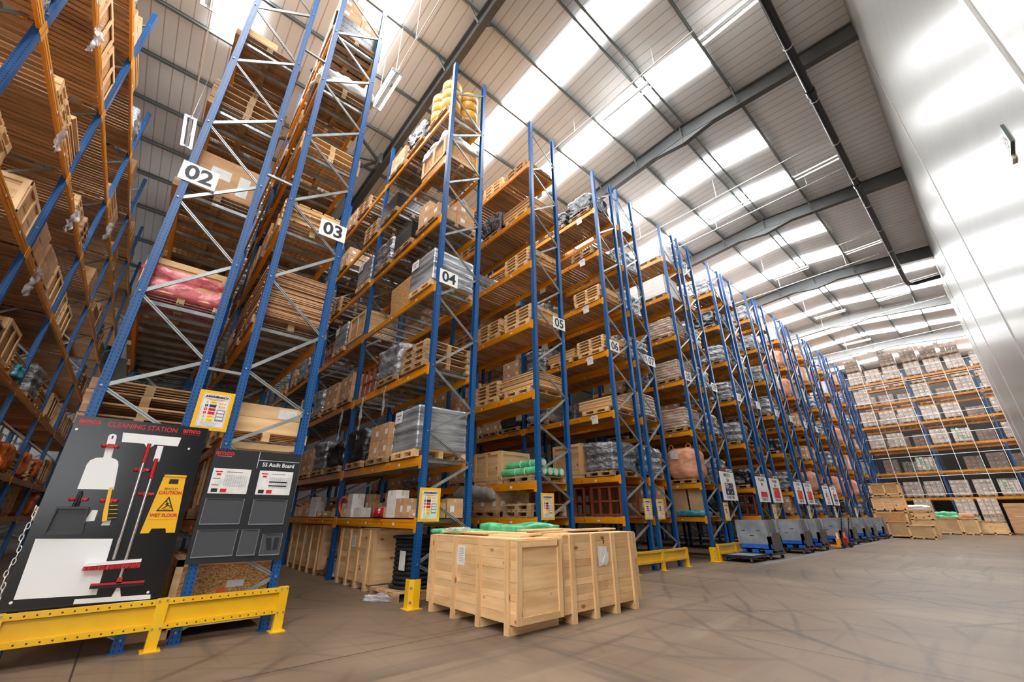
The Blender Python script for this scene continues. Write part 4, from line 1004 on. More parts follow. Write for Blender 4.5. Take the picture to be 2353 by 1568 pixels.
gp = MB(); gp.tube([(.045, .12, 2.03), (.045, .128, 1.79)], .02, 10)
for k in range(9): gp.tube([(.045, .122, 2.01 - k * .024), (.045, .122, 2.002 - k * .024)], .0225, 10)
gp.obj('grip', X['red'], q)
m = MB(); m.bar((.045, -.085, .695), (.045, .365, .69), .03, .02, 0); m.box(.03, .12, .69, .06, .165, .75, 0); m.obj('blade_holder', X['red'], q)
MB().bar((.05, -.085, .672), (.05, .365, .667), .012, .035).obj('rubber_blade', X['rubber'], q)
# dustpan
q = thing('dustpan', 'black dustpan hanging by its handle on the cleaning board', 'dustpan', (XF, 0, 0))
m = MB(); m.plate([(-.57, 1.46), (-.32, 1.46), (-.3, 1.2), (-.595, 1.2)], .002, .012); m.box(.0, -.575, 1.45, .07, -.32, 1.475); m.plate([(-.575, 1.47), (-.56, 1.47), (-.58, 1.22), (-.595, 1.22)], .0, .055); m.plate([(-.335, 1.47), (-.32, 1.47), (-.3, 1.22), (-.315, 1.22)], .0, .055)
m.box(.0, -.6, 1.195, .03, -.3, 1.235); m.obj('pan', X['pan'], q)
MB().tube([(.03, -.45, 1.47), (.035, -.445, 1.52), (.03, -.435, 1.64)], .016, 8).tube([(.03, -.42, 1.47), (.035, -.42, 1.52), (.03, -.425, 1.62)], .012, 8).obj('handle', X['bplast'], q)
q = thing('hand_brush', 'yellow hand brush with dark bristles, beside the dustpan', 'brush', (XF, 0, 0))
MB().plate([(-.215, 1.68), (-.185, 1.685), (-.165, 1.5), (-.135, 1.33), (-.175, 1.32), (-.195, 1.45)], .01, .04).obj('brush_handle', X['yelplast'], q)
br = MB()
for k in range(16):
    for j in range(4): br.bar((.012 + .008 * j, -.16 + k * .002, 1.5 - k * .011), (.012 + .008 * j, -.095 + k * .002 + .008 * (j % 2), 1.505 - k * .011), .006, .006, 0 if (k + j) % 4 else 1)
br.obj('bristles', [X['rubber'], X['yelplast']], q)
# wet floor sign
q = thing('wet_floor_sign', 'yellow folding caution wet floor sign on the cleaning board', 'floor sign', (XF, 0, 0))
m = MB()
P = [(.245, 1.82), (.265, 1.85), (.45, 1.85), (.465, 1.83), (.515, 1.19), (.43, 1.19), (.415, 1.24), (.285, 1.24), (.27, 1.19), (.19, 1.19)]
m.plate(P, .012, .03); m.plate([(.26, 1.775), (.455, 1.78), (.488, 1.34), (.225, 1.34)], .03, .034); m.box(.0, .25, 1.83, .04, .47, 1.85)
m.obj('panel', X['yelplast'], q)
m = MB(); m.plate([(.315, 1.8), (.4, 1.8), (.405, 1.745), (.31, 1.745)], .03, .0365); m.plate([(.272, 1.43), (.442, 1.43), (.357, 1.6)], .034, .0355); m.obj('symbol', X['ink'], q)
MB().plate([(.292, 1.443), (.422, 1.443), (.357, 1.573)], .0355, .037).obj('triangle_fill', X['yelplast'], q)
m = MB(); zf = .037
for a, b_, wd in (((.35, 1.53), (.365, 1.5), .016), ((.365, 1.5), (.345, 1.475), .014), ((.345, 1.475), (.325, 1.462), .009), ((.365, 1.5), (.39, 1.49), .009), ((.39, 1.49), (.4, 1.465), .009), ((.36, 1.51), (.335, 1.505), .007), ((.362, 1.512), (.385, 1.525), .007)):
    m.bar((zf + .001, a[0], a[1]), (zf + .001, b_[0], b_[1]), .002, wd, 0, (0, .7, .7))
m.plate([(.347 + .009 * math.cos(k), 1.545 + .009 * math.sin(k)) for k in range(6)], zf, zf + .002); m.plate([(.32, 1.452), (.395, 1.452), (.395, 1.457), (.32, 1.457)], zf, zf + .002)
m.obj('falling_figure', X['ink'], q)
text('BENTLEY', .034, 'ink', q, (.036, .357, 1.685)); text('CAUTION', .05, 'redtext', q, (.036, .357, 1.64), bold=.002); text('WET FLOOR', .05, 'redtext', q, (.036, .357, 1.385), bold=.002, sx=.92)
# chain at the board's edge
ch = MB()
for k in range(20):
    z = 1.45 - k * .055; yv = -.735 + .012 * math.sin(k)
    a = (k % 2) * math.pi / 2
    ch.tube([(XF - .02 + .014 * math.cos(th) * math.cos(a), yv + .014 * math.cos(th) * math.sin(a), z + .033 * math.sin(th)) for th in [i * math.pi / 4 for i in range(9)]], .005, 5, 0, False)
tag(ch.obj('chain', X['white']), 'white plastic chain hanging along the edge of the cleaning board', 'chain')

# ------------------------------------------------------------------ audit board
t = thing('audit_board', 'dark grey audit board with document pockets, below plate 03', 'notice board', (XF, 0, 0))
MB().plate([(.7, .83), (1.79, .82), (1.79, 2.22), (.7, 2.22)], -.025, 0).obj('board', X['charcoal'], t)
text('amco', .085, 'redtext', t, (.002, .82, 2.165), bold=.002, sx=1.15); text('LOGISTICS FOR YOUR WORLD', .012, 'white', t, (.002, .82, 2.12))
text('5S Audit Board', .075, 'white', t, (.002, 1.5, 2.045), bold=.0012, sx=.9)
m = MB(); panel(m, 1.228, 1.234, 1.99, 2.21, 0); panel(m, 1.234, 1.77, 2.1, 2.105, 0); m.obj('white_rule', X['white'], t)
for i, (y0, y1) in enumerate(((.735, 1.175), (1.28, 1.715))):
    m = MB(); panel(m, y0, y1, 1.648, 1.965, .003, 0)
    panel(m, y0 + .03, y0 + .11, 1.915, 1.93, .005, 1, .001); panel(m, y0 + .05, y0 + .1, 1.875, 1.9, .005, 1, .001); panel(m, y0 + .16, y1 - .1, 1.918, 1.928, .005, 2, .001)
    for k in range(9): panel(m, y0 + .15, y1 - .03, 1.74 + .017 * k, 1.742 + .017 * k, .005, 2, .001)
    for k in range(11): panel(m, y0 + .15 + .026 * k, y0 + .152 + .026 * k, 1.74, 1.88, .005, 2, .001)
    if i: 
        for zz in (1.81, 1.76): panel(m, y0 + .14, y1 - .06, zz, zz + .015, .0065, 3, .001)
    else: panel(m, y0 + .02, y0 + .1, 1.83, 1.84, .005, 4, .001); panel(m, y0 + .02, y0 + .1, 1.75, 1.757, .005, 1, .001)
    for k in range(2): panel(m, y0 + .03 + .1 * k, y0 + .1 + .1 * k, 1.665, 1.71, .005, (3, 1)[k], .001)
    m.obj('audit_sheet', [X['paper'], X['redtext'], X['greyink'], X['ink'], X['flaggreen']], t)
for y0, y1, z0, z1 in ((.735, 1.175, 1.275, 1.59), (1.28, 1.71, 1.265, 1.585), (.74, 1.18, .9, 1.215), (1.225, 1.435, .895, 1.21), (1.485, 1.735, .885, 1.15)):
    m = MB(); panel(m, y0, y1, z0, z1, .001, 0, .006); m.box(.007, y0, z0, .012, y1, z0 + .012, 1); m.box(.007, y0, z0, .011, y0 + .006, z1, 1); m.box(.007, y1 - .006, z0, .011, y1, z1, 1); m.box(.007, y0 + .03, z1 - .02, .009, y1 - .03, z1 - .008, 2)
    m.obj('document_pocket', [X['pocket'], X['greyink'], X['charcoal']], t)
m = MB(); m.plate([(1.53, 1.1), (1.6, 1.1), (1.62, .95), (1.57, .95)], .008, .012); m.plate([(1.64, 1.1), (1.7, 1.1), (1.69, .95), (1.64, .95)], .008, .012); m.obj('pocket_tabs', X['charcoal'], t)

# ------------------------------------------------------------------ yellow rack-end barriers and post guards
def barrier(x, y0, y1, label, n=2):
    t = thing('rack_end_barrier', label, 'barrier', (x, y0, 0), 0, 'yellow rack end barriers')
    L_ = y1 - y0; seg = L_ / n
    for k in range(n):
        a, b_ = k * seg + .055, (k + 1) * seg - .055
        m = MB(); m.box(-.02, a, .2, -.008, b_, .5, 0)
        for z0, z1 in ((.2, .262), (.438, .5)): m.box(-.008, a, z0, .022, b_, z1, 0); m.box(-.02, a, z0, .022, b_, z0 + .004)
        nh = int((b_ - a) / .085)
        for z0 in (.231, .469):
            for i in range(nh): yv = a + (i + .5) * (b_ - a) / nh; m.plate([(yv + .009 * math.cos(q * math.pi / 4), z0 + .009 * math.sin(q * math.pi / 4)) for q in range(8)], .022, .0226, 1)
        m.obj('rail', [X['yellow'], X['ink']], t)
    for k in range(n + 1):
        yv = k * seg
        m = MB(); m.box(-.05, yv - .055, .012, .03, yv + .055, .505, 0); m.box(-.09, yv - .09, 0, .09, yv + .09, .012, 0)
        for z in (.215, .485):
            for s in (-1, 1): m.cbox((.034, yv + s * .035, z), (.012, .02, .02), 1)
        m.obj('barrier_post', [X['yellow'], X['zinc']], t)
barrier(-6.78, -.68, 1.86, 'yellow rail barrier at floor level before the cleaning and audit boards')
barrier(-6.76, 10.0, 12.62, 'yellow rail barrier across the ends of rows 06 and 07')
barrier(-6.76, 14.72, 17.3, 'yellow rail barrier across the ends of rows 08 and 09')
for n in range(10, 20, 2): barrier(-6.8, ROW[n][0], ROW[n + 1][1], 'yellow rail barrier across the ends of rows %d and %d' % (n, n + 1))
def guard(x, y, label):
    m = MB(); m.prism([(-.09, -.09), (.03, -.09), (.09, -.03), (.09, .09), (.08, .09), (.08, -.026), (.026, -.08), (-.09, -.08)], 'z', 0, .42); m.box(-.13, -.13, 0, .13, .13, .01)
    for z in (.1, .3): m.cbox((.06, -.06, z), (.03, .03, .03), 1)
    o = m.obj('post_guard', [X['yellow'], X['zinc']], None, (x, y, 0)); tag(o, label, 'guard', 'yellow post guards')
guard(-6.87, 3.84, 'yellow post guard at the foot of row 04, beside the pine crate')
guard(-6.86, 14.55, 'yellow post guard at the foot of row 08, before the empty dolly')

# ------------------------------------------------------------------ pine crates standing in the aisle
def big_crate(name, label, x0, x1, y0, y1, h, lab, ends='plain', bats=4, seed=1, long='x', group=None):
    """boards run along the long side with battens to the floor; framed flat panel on the short ends"""
    t = thing(name, label, 'crate', ((x0 + x1) / 2, (y0 + y1) / 2, 0), 0 if long == 'x' else R(90), group)
    a, b_ = (x1 - x0, y1 - y0) if long == 'x' else (y1 - y0, x1 - x0)
    a, b_ = a / 2, b_ / 2; r = random.Random(seed); z0 = .12
    def side(s):
        m = MB(); z = z0
        while z < h - .02:
            dz = r.choice((.09, .115, .13, .145)); z1 = min(h, z + dz)
            if h - z1 < .05: z1 = h
            j = r.uniform(-.25, .25) * a; e = r.uniform(-.002, .002)
            m.box(-a, s * b_, z, j, s * (b_ - .022) + e, z1 - .003); m.box(j + .001, s * b_, z, a, s * (b_ - .022) + e, z1 - .003); z = z1
        m.obj('side_panel', X['pineX'], t)
    for s in (-1, 1):
        side(s)
        for k in range(bats):
            xx = -a + .16 + k * (2 * a - .32) / (bats - 1)
            m = MB(); m.box(xx - .045, s * b_, 0, xx + .045, s * (b_ + .032), h + .015)
            for q in range(7): m.cbox((xx + (.02 if q % 2 else -.02), s * (b_ + .0325), .1 + q * .15), (.007, .002, .007), 1)
            m.obj('batten', [X['pineZ'], X['ink']], t)
        m = MB(); m.box(s * (a - .001), -b_ + .026, z0, s * (a - .02), b_ - .026, h - .001, 0)
        m.box(s * a, -b_, z0, s * (a + .022), -b_ + .085, h, 1); m.box(s * a, b_ - .085, z0, s * (a + .022), b_, h, 1)
        m.box(s * a, -b_ + .086, h - .08, s * (a + .022), b_ - .086, h, 2); m.box(s * a, -b_ + .086, z0, s * (a + .022), b_ - .086, z0 + .08, 2)
        zz = z0 + .08
        while zz < h - .09:
            z1 = min(zz + .28, h - .08); m.box(s * a, -b_ + .086, zz, s * (a + .003), b_ - .086, z1 - .003, 2); zz = z1
        m.obj('end_panel', [X['pineY'], X['pineZ'], X['pineY']], t)
    m = MB()
    for k in range(bats): xx = -a + .16 + k * (2 * a - .32) / (bats - 1); m.box(xx - .045, -b_, 0, xx + .045, b_, z0 - .02)
    m.obj('skid', X['pineY'], t)
    m = MB()
    for k in range(int(2 * b_ / .16)): m.box(-a, -b_ + k * .16, h - .0, a, -b_ + k * .16 + .15, h + .02)
    m.obj('lid', X['pineX'], t)
    if lab:
        m = MB(); m.cbox((lab[0], -b_ - .036 if lab[3] else -b_ - .003, lab[1]), (lab[2], .003, lab[2] * 1.32), 0)
        for k in range(8): m.cbox((lab[0], (-b_ - .036 if lab[3] else -b_ - .003) - .002, lab[1] + lab[2] * (.45 - .12 * k)), (lab[2] * (.7 - .05 * (k % 3)), .001, .006), 1)
        m.obj('paper_label', [X['paper'], X['greyink']], t)
    return t
big_crate('pine_crate', 'large pine crate with corner on to the aisle, a printed sheet on its long side', -6.66, -4.5, 3.99, 4.84, 1.07, (-.17, .83, .2, 0), seed=3, group='large pine crates')
CRB = big_crate('pine_crate', 'large pine crate with long battened side to the aisle, numbered 5, crumpled sheet', -5.75, -4.52, 4.92, 6.74, 1.1, None, bats=4, seed=5, long='y', group='large pine crates')
big_crate('pine_crate', 'pine crate hidden behind the two aisle crates, under the green sheet', -7.0, -5.85, 5.15, 6.5, 1.0, None, seed=8, long='y', bats=3, group='large pine crates')
m = MB(); m.plate([(-.13, -.14), (.02, -.13), (.06, -.15), (.12, -.08), (.13, .03), (.09, .06), (.1, .12), (-.04, .13), (-.13, .14)], 0, .004); m.plate([(-.05, -.1), (.1, -.12), (.05, .02)], .004, .01)
m.obj('paper_label', X['paper'], CRB, (0, 0, .8), (0, 0, -R(90))).location = (0, -.622, .8)
text('5', .1, 'ink', CRB, (.02, -.628, 1.0), (R(90), 0, 0), bold=.002, name='stencilled_number')
rl = random.Random(6)
for i, (x, y, lx, ly, rz, z) in enumerate(((-5.6, 4.42, 1.7, .3, .02, 1.092), (-5.45, 4.6, 1.5, .22, -.05, 1.115), (-6.0, 4.3, 1.1, .26, .08, 1.116), (-5.1, 5.6, .3, 1.5, .04, 1.122), (-5.35, 5.9, .26, 1.4, -.06, 1.123), (-4.95, 6.1, .22, 1.2, .05, 1.147), (-5.25, 5.3, .34, 1.0, .1, 1.15))):
    o = MB().box(-lx / 2, -ly / 2, 0, lx / 2, ly / 2, .022).obj('loose_plank', X['pineX' if lx > ly else 'pineY'], None, (x, y, z), (0, 0, rz))
    tag(o, 'loose pine plank lying on top of the %s aisle crate' % ('corner on' if i < 3 else 'numbered'), 'plank', 'planks on the corner on crate' if i < 3 else 'planks on the numbered crate')
for i, (x, y, d) in enumerate(((-6.35, 5.75, (.95, 1.2, .2)),)):
    tag(MB().lump(d, .07, 1.7, 5, 16, .03).obj('green_sheet', X['green'], None, (x, y, 1.02)), 'bright green polythene sheet heaped on the crates before row 05', 'sheet')
tag(MB().lump((.9, .5, .06), .03, 2, 8, 12, .02).obj('green_sheet', X['green'], None, (-6.55, 4.42, 1.09)), 'flat green polythene sheet behind the planks by post of row 04', 'sheet')
tag(MB().lump((.35, .3, .05), .03, 9, 4, 10, .02).obj('film_scrap', X['clear'], None, (-6.2, 4.2, 1.14)), 'scrap of clear film on the corner on crate', 'film')
# crates stored on the floor under row 04, cable drum, boxes
big_crate('floor_crate', 'battened pine crate on the floor under row 04, beside the cable drum', -10.62, -8.8, 3.93, 4.85, 1.08, (-.05, .85, .17, 0), bats=4, seed=11, group='floor crates')
big_crate('floor_crate', 'battened pine crate on the floor deeper under row 04', -14.6, -11.9, 3.93, 4.85, 1.1, (.1, .8, .2, 0), bats=5, seed=12, group='floor crates')
big_crate('floor_crate', 'battened pine crate furthest back on the floor under row 04', -18.6, -15.9, 3.93, 4.85, 1.1, None, bats=5, seed=13, group='floor crates')
q = thing('cable_drum', 'black hose coiled on an upright drum, on an old pallet under row 04', 'drum', (-7.95, 4.45, .15))
m = MB(); m.lathe([(0, .04), (.46, .04), (.46, 0), (0, 0)], 24).lathe([(0, .86), (.46, .86), (.46, .82), (0, .82)], 24); m.obj('drum_flange', X['black'], q)
m = MB()
for k in range(10): m.lathe([(.36 + .045 * math.cos(a), .085 + k * .078 + .042 * math.sin(a)) for a in [i * math.pi / 5 for i in range(11)]], 24)
m.obj('coiled_hose', X['rubber'], q)
MB().box(.1, -.39, .3, .32, -.385, .62).obj('paper_label', X['paper'], q)
o = put('wooden_pallet', cached(('pal', False), pallet_mesh), None, (-7.95, 4.4, 0)); tag(o, 'old pallet under the coiled black hose', 'pallet')
tag(MB().lump((.6, .16, .1), .06, 9, 2, 12, .03).obj('film_scrap', X['clear'], None, (-7.75, 3.72, .0), (0, 0, .7)), 'strip of clear film trailing on the floor by the coiled hose', 'film')
tag(MB().lump((.5, .4, .45), .06, 6, 6, 10, .06).obj('wrapped_bundle', X['bag'], None, (-11.25, 4.2, 0)), 'silver wrapped bundle on the floor between the two battened crates', 'bundle')
tr = MB(); tr.tube([(.2 * math.cos(a), 0, .2 * math.sin(a)) for a in [i * math.pi / 12 for i in range(25)]], .035, 8, 0, False)
tag(tr.obj('orange_hose', X['orangehose'], None, (-10.7, 3.95, 1.57), (.1, 0, .2)), 'orange hose ring standing on the lowest shelf of row 04', 'hose')
q = thing('picking_bin', 'red open fronted plastic bin on the lowest shelf of row 04', 'bin', (-8.55, 3.95, 1.335))
m = MB(); m.box(-.15, -.12, 0, .15, .12, .015); m.box(-.15, .105, 0, .15, .12, .18); m.box(-.15, -.12, 0, -.138, .12, .18); m.box(.138, -.12, 0, .15, .12, .18); m.box(-.15, -.12, 0, .15, -.108, .08); m.obj('bin_body', X['red'], q)
MB().lump((.18, .14, .12), .03, 9, 3, 8, .03).obj('contents', X['paper'], q, (0, 0, .03))
# osb crate behind the audit board, crates in row 03 ground
q = thing('strandboard_crate', 'strand board crate with pine rails behind the yellow barrier, under the audit board', 'crate', (-7.75, 1.26, 0))
m = MB(); m.box(-.5, -.58, .1, .5, .58, .78, 0); m.box(.5, -.6, .78, .52, .6, .86, 1); m.box(.5, -.6, .1, .52, .6, .18, 1)
for s in (-1, 1): m.box(.5, s * .6, .1, .52, s * .52, .86, 1); m.box(-.5, s * .55 - .05, 0, .5, s * .55 + .05, .1, 1)
m.box(-.5, -.6, .78, .5, .6, .86, 1); m.box(.5, .0, .5, .503, .2, .58, 2); m.box(.5, -.1, .35, .503, 0, .5, 3); m.obj('crate_body', [X['osb'], X['pineY'], X['paper'], X['orangehose']], q)
q = thing('tall_carton', 'tall brown carton standing between the cleaning and audit boards', 'carton', (-7.5, .5, 0)); MB().box(-.2, -.12, 0, .2, .1, .95).box(.2, -.08, .75, .203, .06, .93, 1).obj('carton', [X['card'], X['paper']], q)

# hanging film tails, loose film and odd stuff on the shelves
for i, (x, y, z, w_, L_) in enumerate(((-10.2, 3.83, 4.15, .14, 1.2), (-11.6, 3.83, 4.15, .16, .9), (-8.9, 3.83, 4.15, .1, .7), (-7.9, -2.66, 11.75, .5, .7), (-8.7, -2.66, 9.8, .35, .55), (-12.4, -2.66, 7.95, .4, .6), (-12.0, -2.66, 6.1, .35, .6), (-9.6, -2.66, 8.0, .3, .5), (-16.2, -2.66, 9.85, .4, .6))):
    tag(MB().rag(w_, L_, i + 3, .14, .4).obj('film_tail', X['clear'], None, (x, y, z)), '%s tail of torn clear film hanging off the rack beams over the aisle' % NTH[i], 'film', 'torn film tails')
tag(MB().lump((1.9, .7, .42), .1, 2.5, 6, 14, .2).obj('film_bag', X['bagfilm'], None, (-9.4, 7.1, 1.66)), 'sagging clear film bag hanging under the second beam of row 05', 'film')
tag(MB().lump((1.0, .6, .16), .06, 6, 2, 12, .05).obj('blue_cloth', X['teal'], None, (-7.5, 14.95, 1.335)), 'blue cloth bundle on the lowest shelf of row 08', 'cloth')
tag(MB().lump((.5, .5, .3), .1, 5, 3, 10, .06).obj('teal_film', X['teal'], None, (-14.3, -2.9, 4.25)), 'teal film hanging off a carton on the third shelf of row 01', 'film')
for i, (x, z) in enumerate(((-17.3, 2.42), (-19.6, 2.42), (-22.3, 2.42), (-24.5, 1.35))):
    tag(MB().lump((1.0, .9, .7), .12, 2.6, i + 2, 12, .12).obj('orange_bundle', X['orangebag'], None, (x, -3.15, z)), '%s orange wrapped bundle on the low shelves of row 01' % NTH[i], 'bundle', 'orange bundles')
# paper tickets on the beams of rows 05 and 06
for n, y in ((6, 10.052), (5, 7.968)):
    for li in range(2, 7):
        for k, dx in enumerate((.75, 1.9)):
            if n == 5 and k == 0 and li == 2: continue
            o = cached('tick', lambda: MB().box(-.12, -.003, -.26, .12, .003, 0).box(-.09, -.004, -.06, .05, -.003, -.05, 1).box(-.09, -.004, -.1, .07, -.003, -.09, 1).mesh('paper_ticket', [X['paper'], X['greyink']]))
            tag(put('paper_ticket', o, None, (X0 - dx, y, levels(n)[li] - .02), (.06, 0, 0)), 'white paper ticket hung on %s beam of row %02d, %s from aisle' % (ORD[li], n, NTH[k]), 'ticket', 'paper tickets')
# ------------------------------------------------------------------ dollies, plastic pallet boxes, pallet trucks
def dolly(x, y, lx, ly, label):
    t = thing('dolly', label, 'dolly', (x, y, 0), 0, 'black dollies')
    m = MB(); m.box(-lx / 2, -ly / 2, .15, lx / 2, ly / 2, .185, 1); 
    for s in (-1, 1): m.box(-lx / 2 - .02, s * ly / 2 - .025, .13, lx / 2 + .02, s * ly / 2 + .025, .2); m.box(s * lx / 2 - .025, -ly / 2, .13, s * lx / 2 + .025, ly / 2, .2)
    m.obj('platform', [X['black'], X['greyink']], t)
    for sx in (-1, 1):
        for sy in (-1, 1):
            c = MB(); px, py = sx * (lx / 2 - .08), sy * (ly / 2 - .1)
            c.box(px - .035, py - .04, .12, px + .035, py + .04, .135, 1); c.box(px - .03, py - .032, .05, px + .03, py - .026, .125, 1); c.box(px - .03, py + .026, .05, px + .03, py + .032, .125, 1)
            c.tube([(px, py - .022, .055), (px, py + .022, .055)], .055, 14, 0); c.tube([(px, py - .026, .055), (px, py + .026, .055)], .03, 10, 1)
            c.obj('caster', [X['rubber'], X['zinc']], t)
    return t
def pallet_box(x, y, label, drop=True):
    t = thing('pallet_box', label, 'pallet box', (x, y, .2), 0, 'grey pallet boxes')
    a, b_ = .5, .59
    m = MB()
    for s in (-1, 1):
        m.box(-a, s * b_, .1, a, s * (b_ - .06), .26); m.box(s * a, -b_, .1, s * (a - .06), b_, .26)
        for k in (-1, 0, 1): m.box(k * (a - .1) - .1, s * b_, 0, k * (a - .1) + .1, s * (b_ - .12), .1)
        m.box(s * a, -.09, 0, s * (a - .12), .09, .1)
    m.box(-a, -b_, .1, a, b_, .13); m.obj('base', X['bluetub'], t)
    for s in (-1, 1):
        m = MB(); m.box(-a + .02, s * (b_ - .012), .26, a - .02, s * (b_ - .055), 1.0, 0)
        for xx, zz in ((-.28, .66), (.2, .66), (-.02, .5)): m.box(xx - .07, s * (b_ - .01), zz, xx + .07, s * (b_ - .02), zz + .025, 1)
        m.obj('side_wall', [X['greywall'], X['rubber']], t)
    m = MB(); m.box(-a + .0, -b_, .26, -a + .05, b_, 1.0); m.obj('side_wall', X['greywall'], t)
    m = MB(); m.box(a - .05, -b_, .26, a, -b_ + .22, 1.0); m.box(a - .05, b_ - .16, .26, a, b_, 1.0); m.box(a - .05, -b_, .26, a, b_, .5); m.obj('end_wall', X['greywall'], t)
    m = MB(); m.plate([(-.3, .6), (.36, .6), (.36, 1.0), (-.3, 1.0)], a - .09, a - .06); m.obj('inner_sheet', X['greyink'], t)
    m = MB(); m.plate([(-.34, .05), (.4, .05), (.42, .5), (.36, .6), (-.3, .6), (-.36, .5)], a + .005, a + .03); m.obj('drop_flap', X['flap'], t)
dolly(-6.35, 15.6, .95, 1.25, 'empty black dolly standing before the yellow barrier of row 08')
bx = [(17.05, 'under the board lettered MINTO'), (20.45, 'under the board lettered POLAND'), (22.5, 'between the boards of rows 10 and 12'), (25.9, 'before row 12'), (27.9, 'before row 13'), (30.6, 'before row 14'), (32.6, 'before row 15'), (35.5, 'before row 16')]
for y, w_ in bx:
    dolly(-6.32, y, 1.0, 1.25, 'black dolly carrying a grey pallet box, ' + w_); pallet_box(-6.32, y, 'grey pallet box with blue base on dolly, ' + w_)
def truck(x, y, rz, mat, label):
    t = thing('pallet_truck', label, 'pallet truck', (x, y, 0), rz, 'pallet trucks')
    m = MB()
    for s in (-1, 1): m.box(-1.15, s * .19 - .08, .06, -.02, s * .19 + .08, .12)
    m.box(-.04, -.27, .06, .1, .27, .4); m.plate([(-.2, .4), (.2, .4), (.1, .62), (-.1, .62)], 0, .08); m.obj('forks', X[mat], t)
    MB().tube([(.14, 0, .2), (.2, 0, .5), (.34, 0, 1.12)], .022, 8).tube([(.34, -.16, 1.14), (.36, -.12, 1.24), (.36, .12, 1.24), (.34, .16, 1.14), (.34, -.16, 1.14)], .016, 8).obj('handle', X['black'], t)
    for s in (-1, 1): MB().tube([(.16, s * .06 - .03, .1), (.16, s * .06 + .03, .1)], .1, 16).obj('steer_wheel', X['rubber'], t)
    for s in (-1, 1): MB().tube([(-1.0, s * .19 - .04, .04), (-1.0, s * .19 + .04, .04)], .04, 12).obj('fork_roller', X['rubber'], t)
truck(-5.75, 24.2, .15, 'truck', 'yellow pallet truck parked beside the grey pallet boxes')
truck(-5.7, 25.2, .1, 'red', 'red pallet truck parked just behind the yellow one')
X['bluetape'] = M('blue_floor_tape', lin(70, 130, 160), lin(100, 130, 146), sc=(8, 8, 8), rough=.5)
X['oldpaint'] = M('faded_yellow_floor_paint', lin(134, 114, 82), lin(112, 96, 78), sc=(6, 6, 6), rough=.5)
for i, (b0, mt) in enumerate(((( -5.62, 14.9, -5.54, 37.0), 'bluetape'), ((-6.9, 10.9, -5.0, 10.96), 'oldpaint'), ((-6.4, 12.0, -4.9, 12.06), 'oldpaint'), ((-7.0, 9.1, -4.6, 9.16), 'oldpaint'))):
    m = MB(); m.box(b0[0], b0[1], 0, b0[2], b0[3], .002); tag(m.obj('floor_line', X[mt]), ('blue taped floor line along the row of dollies', 'faded yellow floor line by the barrier of rows 06 and 07', 'second faded yellow floor line past that barrier', 'faded yellow floor line beyond the numbered crate')[i], 'floor line', kind='structure')

# ------------------------------------------------------------------ far rack across the end of the hall, with its safety mesh
FY = 50.0; FL = [2.62, 4.68, 6.75, 8.75, 10.75, 12.75]
rk = thing('pallet_rack', 'wide rack across the far end of the hall, behind white safety mesh', 'rack', (-3.4, FY, 0), 0, 'pallet rack rows')
fp = 4.15; fd = 1.2
bm_ = brace_mesh(fd, False)
for k in range(-3, 5):
    fr = put('upright_frame', bm_, rk, (k * fp, fd / 2, 0)); put('post', CACHE['post'], fr, (0, -fd / 2 + .05, 0)); put('post', CACHE['post'], fr, (0, fd / 2 - .05, 0), (0, 0, math.pi))
be = beam_mesh(fp - .13); dk = slat_mesh(fp - .13, fd - .1)
for k in range(-3, 4):
    for z in FL:
        cx = (k + .5) * fp
        put('beam', be, rk, (cx, .03, z)); put('beam', be, rk, (cx, fd - .03, z), (0, 0, math.pi)); put('deck', dk, rk, (cx, fd / 2, z))
rk2 = thing('pallet_rack', 'second rack standing close behind the far meshed rack', 'rack', (-3.4, FY + 3.4, 0), 0, 'pallet rack rows')
for k in range(-2, 4):
    fr = put('upright_frame', bm_, rk2, (k * fp, fd / 2, 0)); put('post', CACHE['post'], fr, (0, -fd / 2 + .05, 0)); put('post', CACHE['post'], fr, (0, fd / 2 - .05, 0), (0, 0, math.pi))
for k in range(-2, 3):
    for z in FL: put('beam', be, rk2, ((k + .5) * fp, .03, z)); put('deck', dk, rk2, ((k + .5) * fp, fd / 2, z))
mm = MB()
x0_, x1_, z0_, z1_ = -9.0, 9.0, 2.9, 13.5
ny = int((x1_ - x0_) / .13)
for i in range(ny): xx = x0_ + i * .13; mm.box(xx - .0035, -.004, z0_, xx + .0035, 0, z1_)
for j in range(int((z1_ - z0_) / .13)): zz = z0_ + j * .13; mm.box(x0_, -.004, zz - .0035, x1_, 0, zz + .0035)
t = thing('safety_mesh', 'pale wire safety mesh on a white frame before the far rack', 'mesh screen', (0, FY - .22, 0))
mm.obj('wire_grid', X['wire'], t)
fm = MB()
for i in range(14): xx = x0_ + i * 1.36; fm.box(xx - .016, -.03, z0_, xx + .016, -.005, z1_)
for zz in (2.9, 4.3, 5.95, 7.6, 9.25, 10.9, 12.4, 13.5): fm.box(x0_, -.035, zz - .018, x1_, -.005, zz + .018)
fm.obj('mesh_frame', X['enamel'], t)
def far_mesh(v):
    m = MB(); r = random.Random(v); nx, nz = (3, 4) if v != 2 else (4, 5); Wd, Hh = 1.08, (1.15, 1.3, 1.0)[v]
    for i in range(nx):
        for k in range(nz):
            a, b_ = -Wd / 2 + i * Wd / nx, -Wd / 2 + (i + 1) * Wd / nx - .012
            m.box(a, -.55, k * Hh / nz, b_, .55, (k + 1) * Hh / nz - .012, 0)
            if r.random() < .75: m.box(a + .08, -.556, k * Hh / nz + .08, a + .2, -.55, k * Hh / nz + .2, 1)
            if v == 2 and r.random() < .6: m.box(a + .02, -.557, k * Hh / nz + .1, a + .14, -.552, k * Hh / nz + .24, 2 if r.random() < .5 else 1)
    return m.mesh('cartons', [X['cartonwrap'], X['paper'], X['green']])
FM = [far_mesh(v) for v in range(3)]
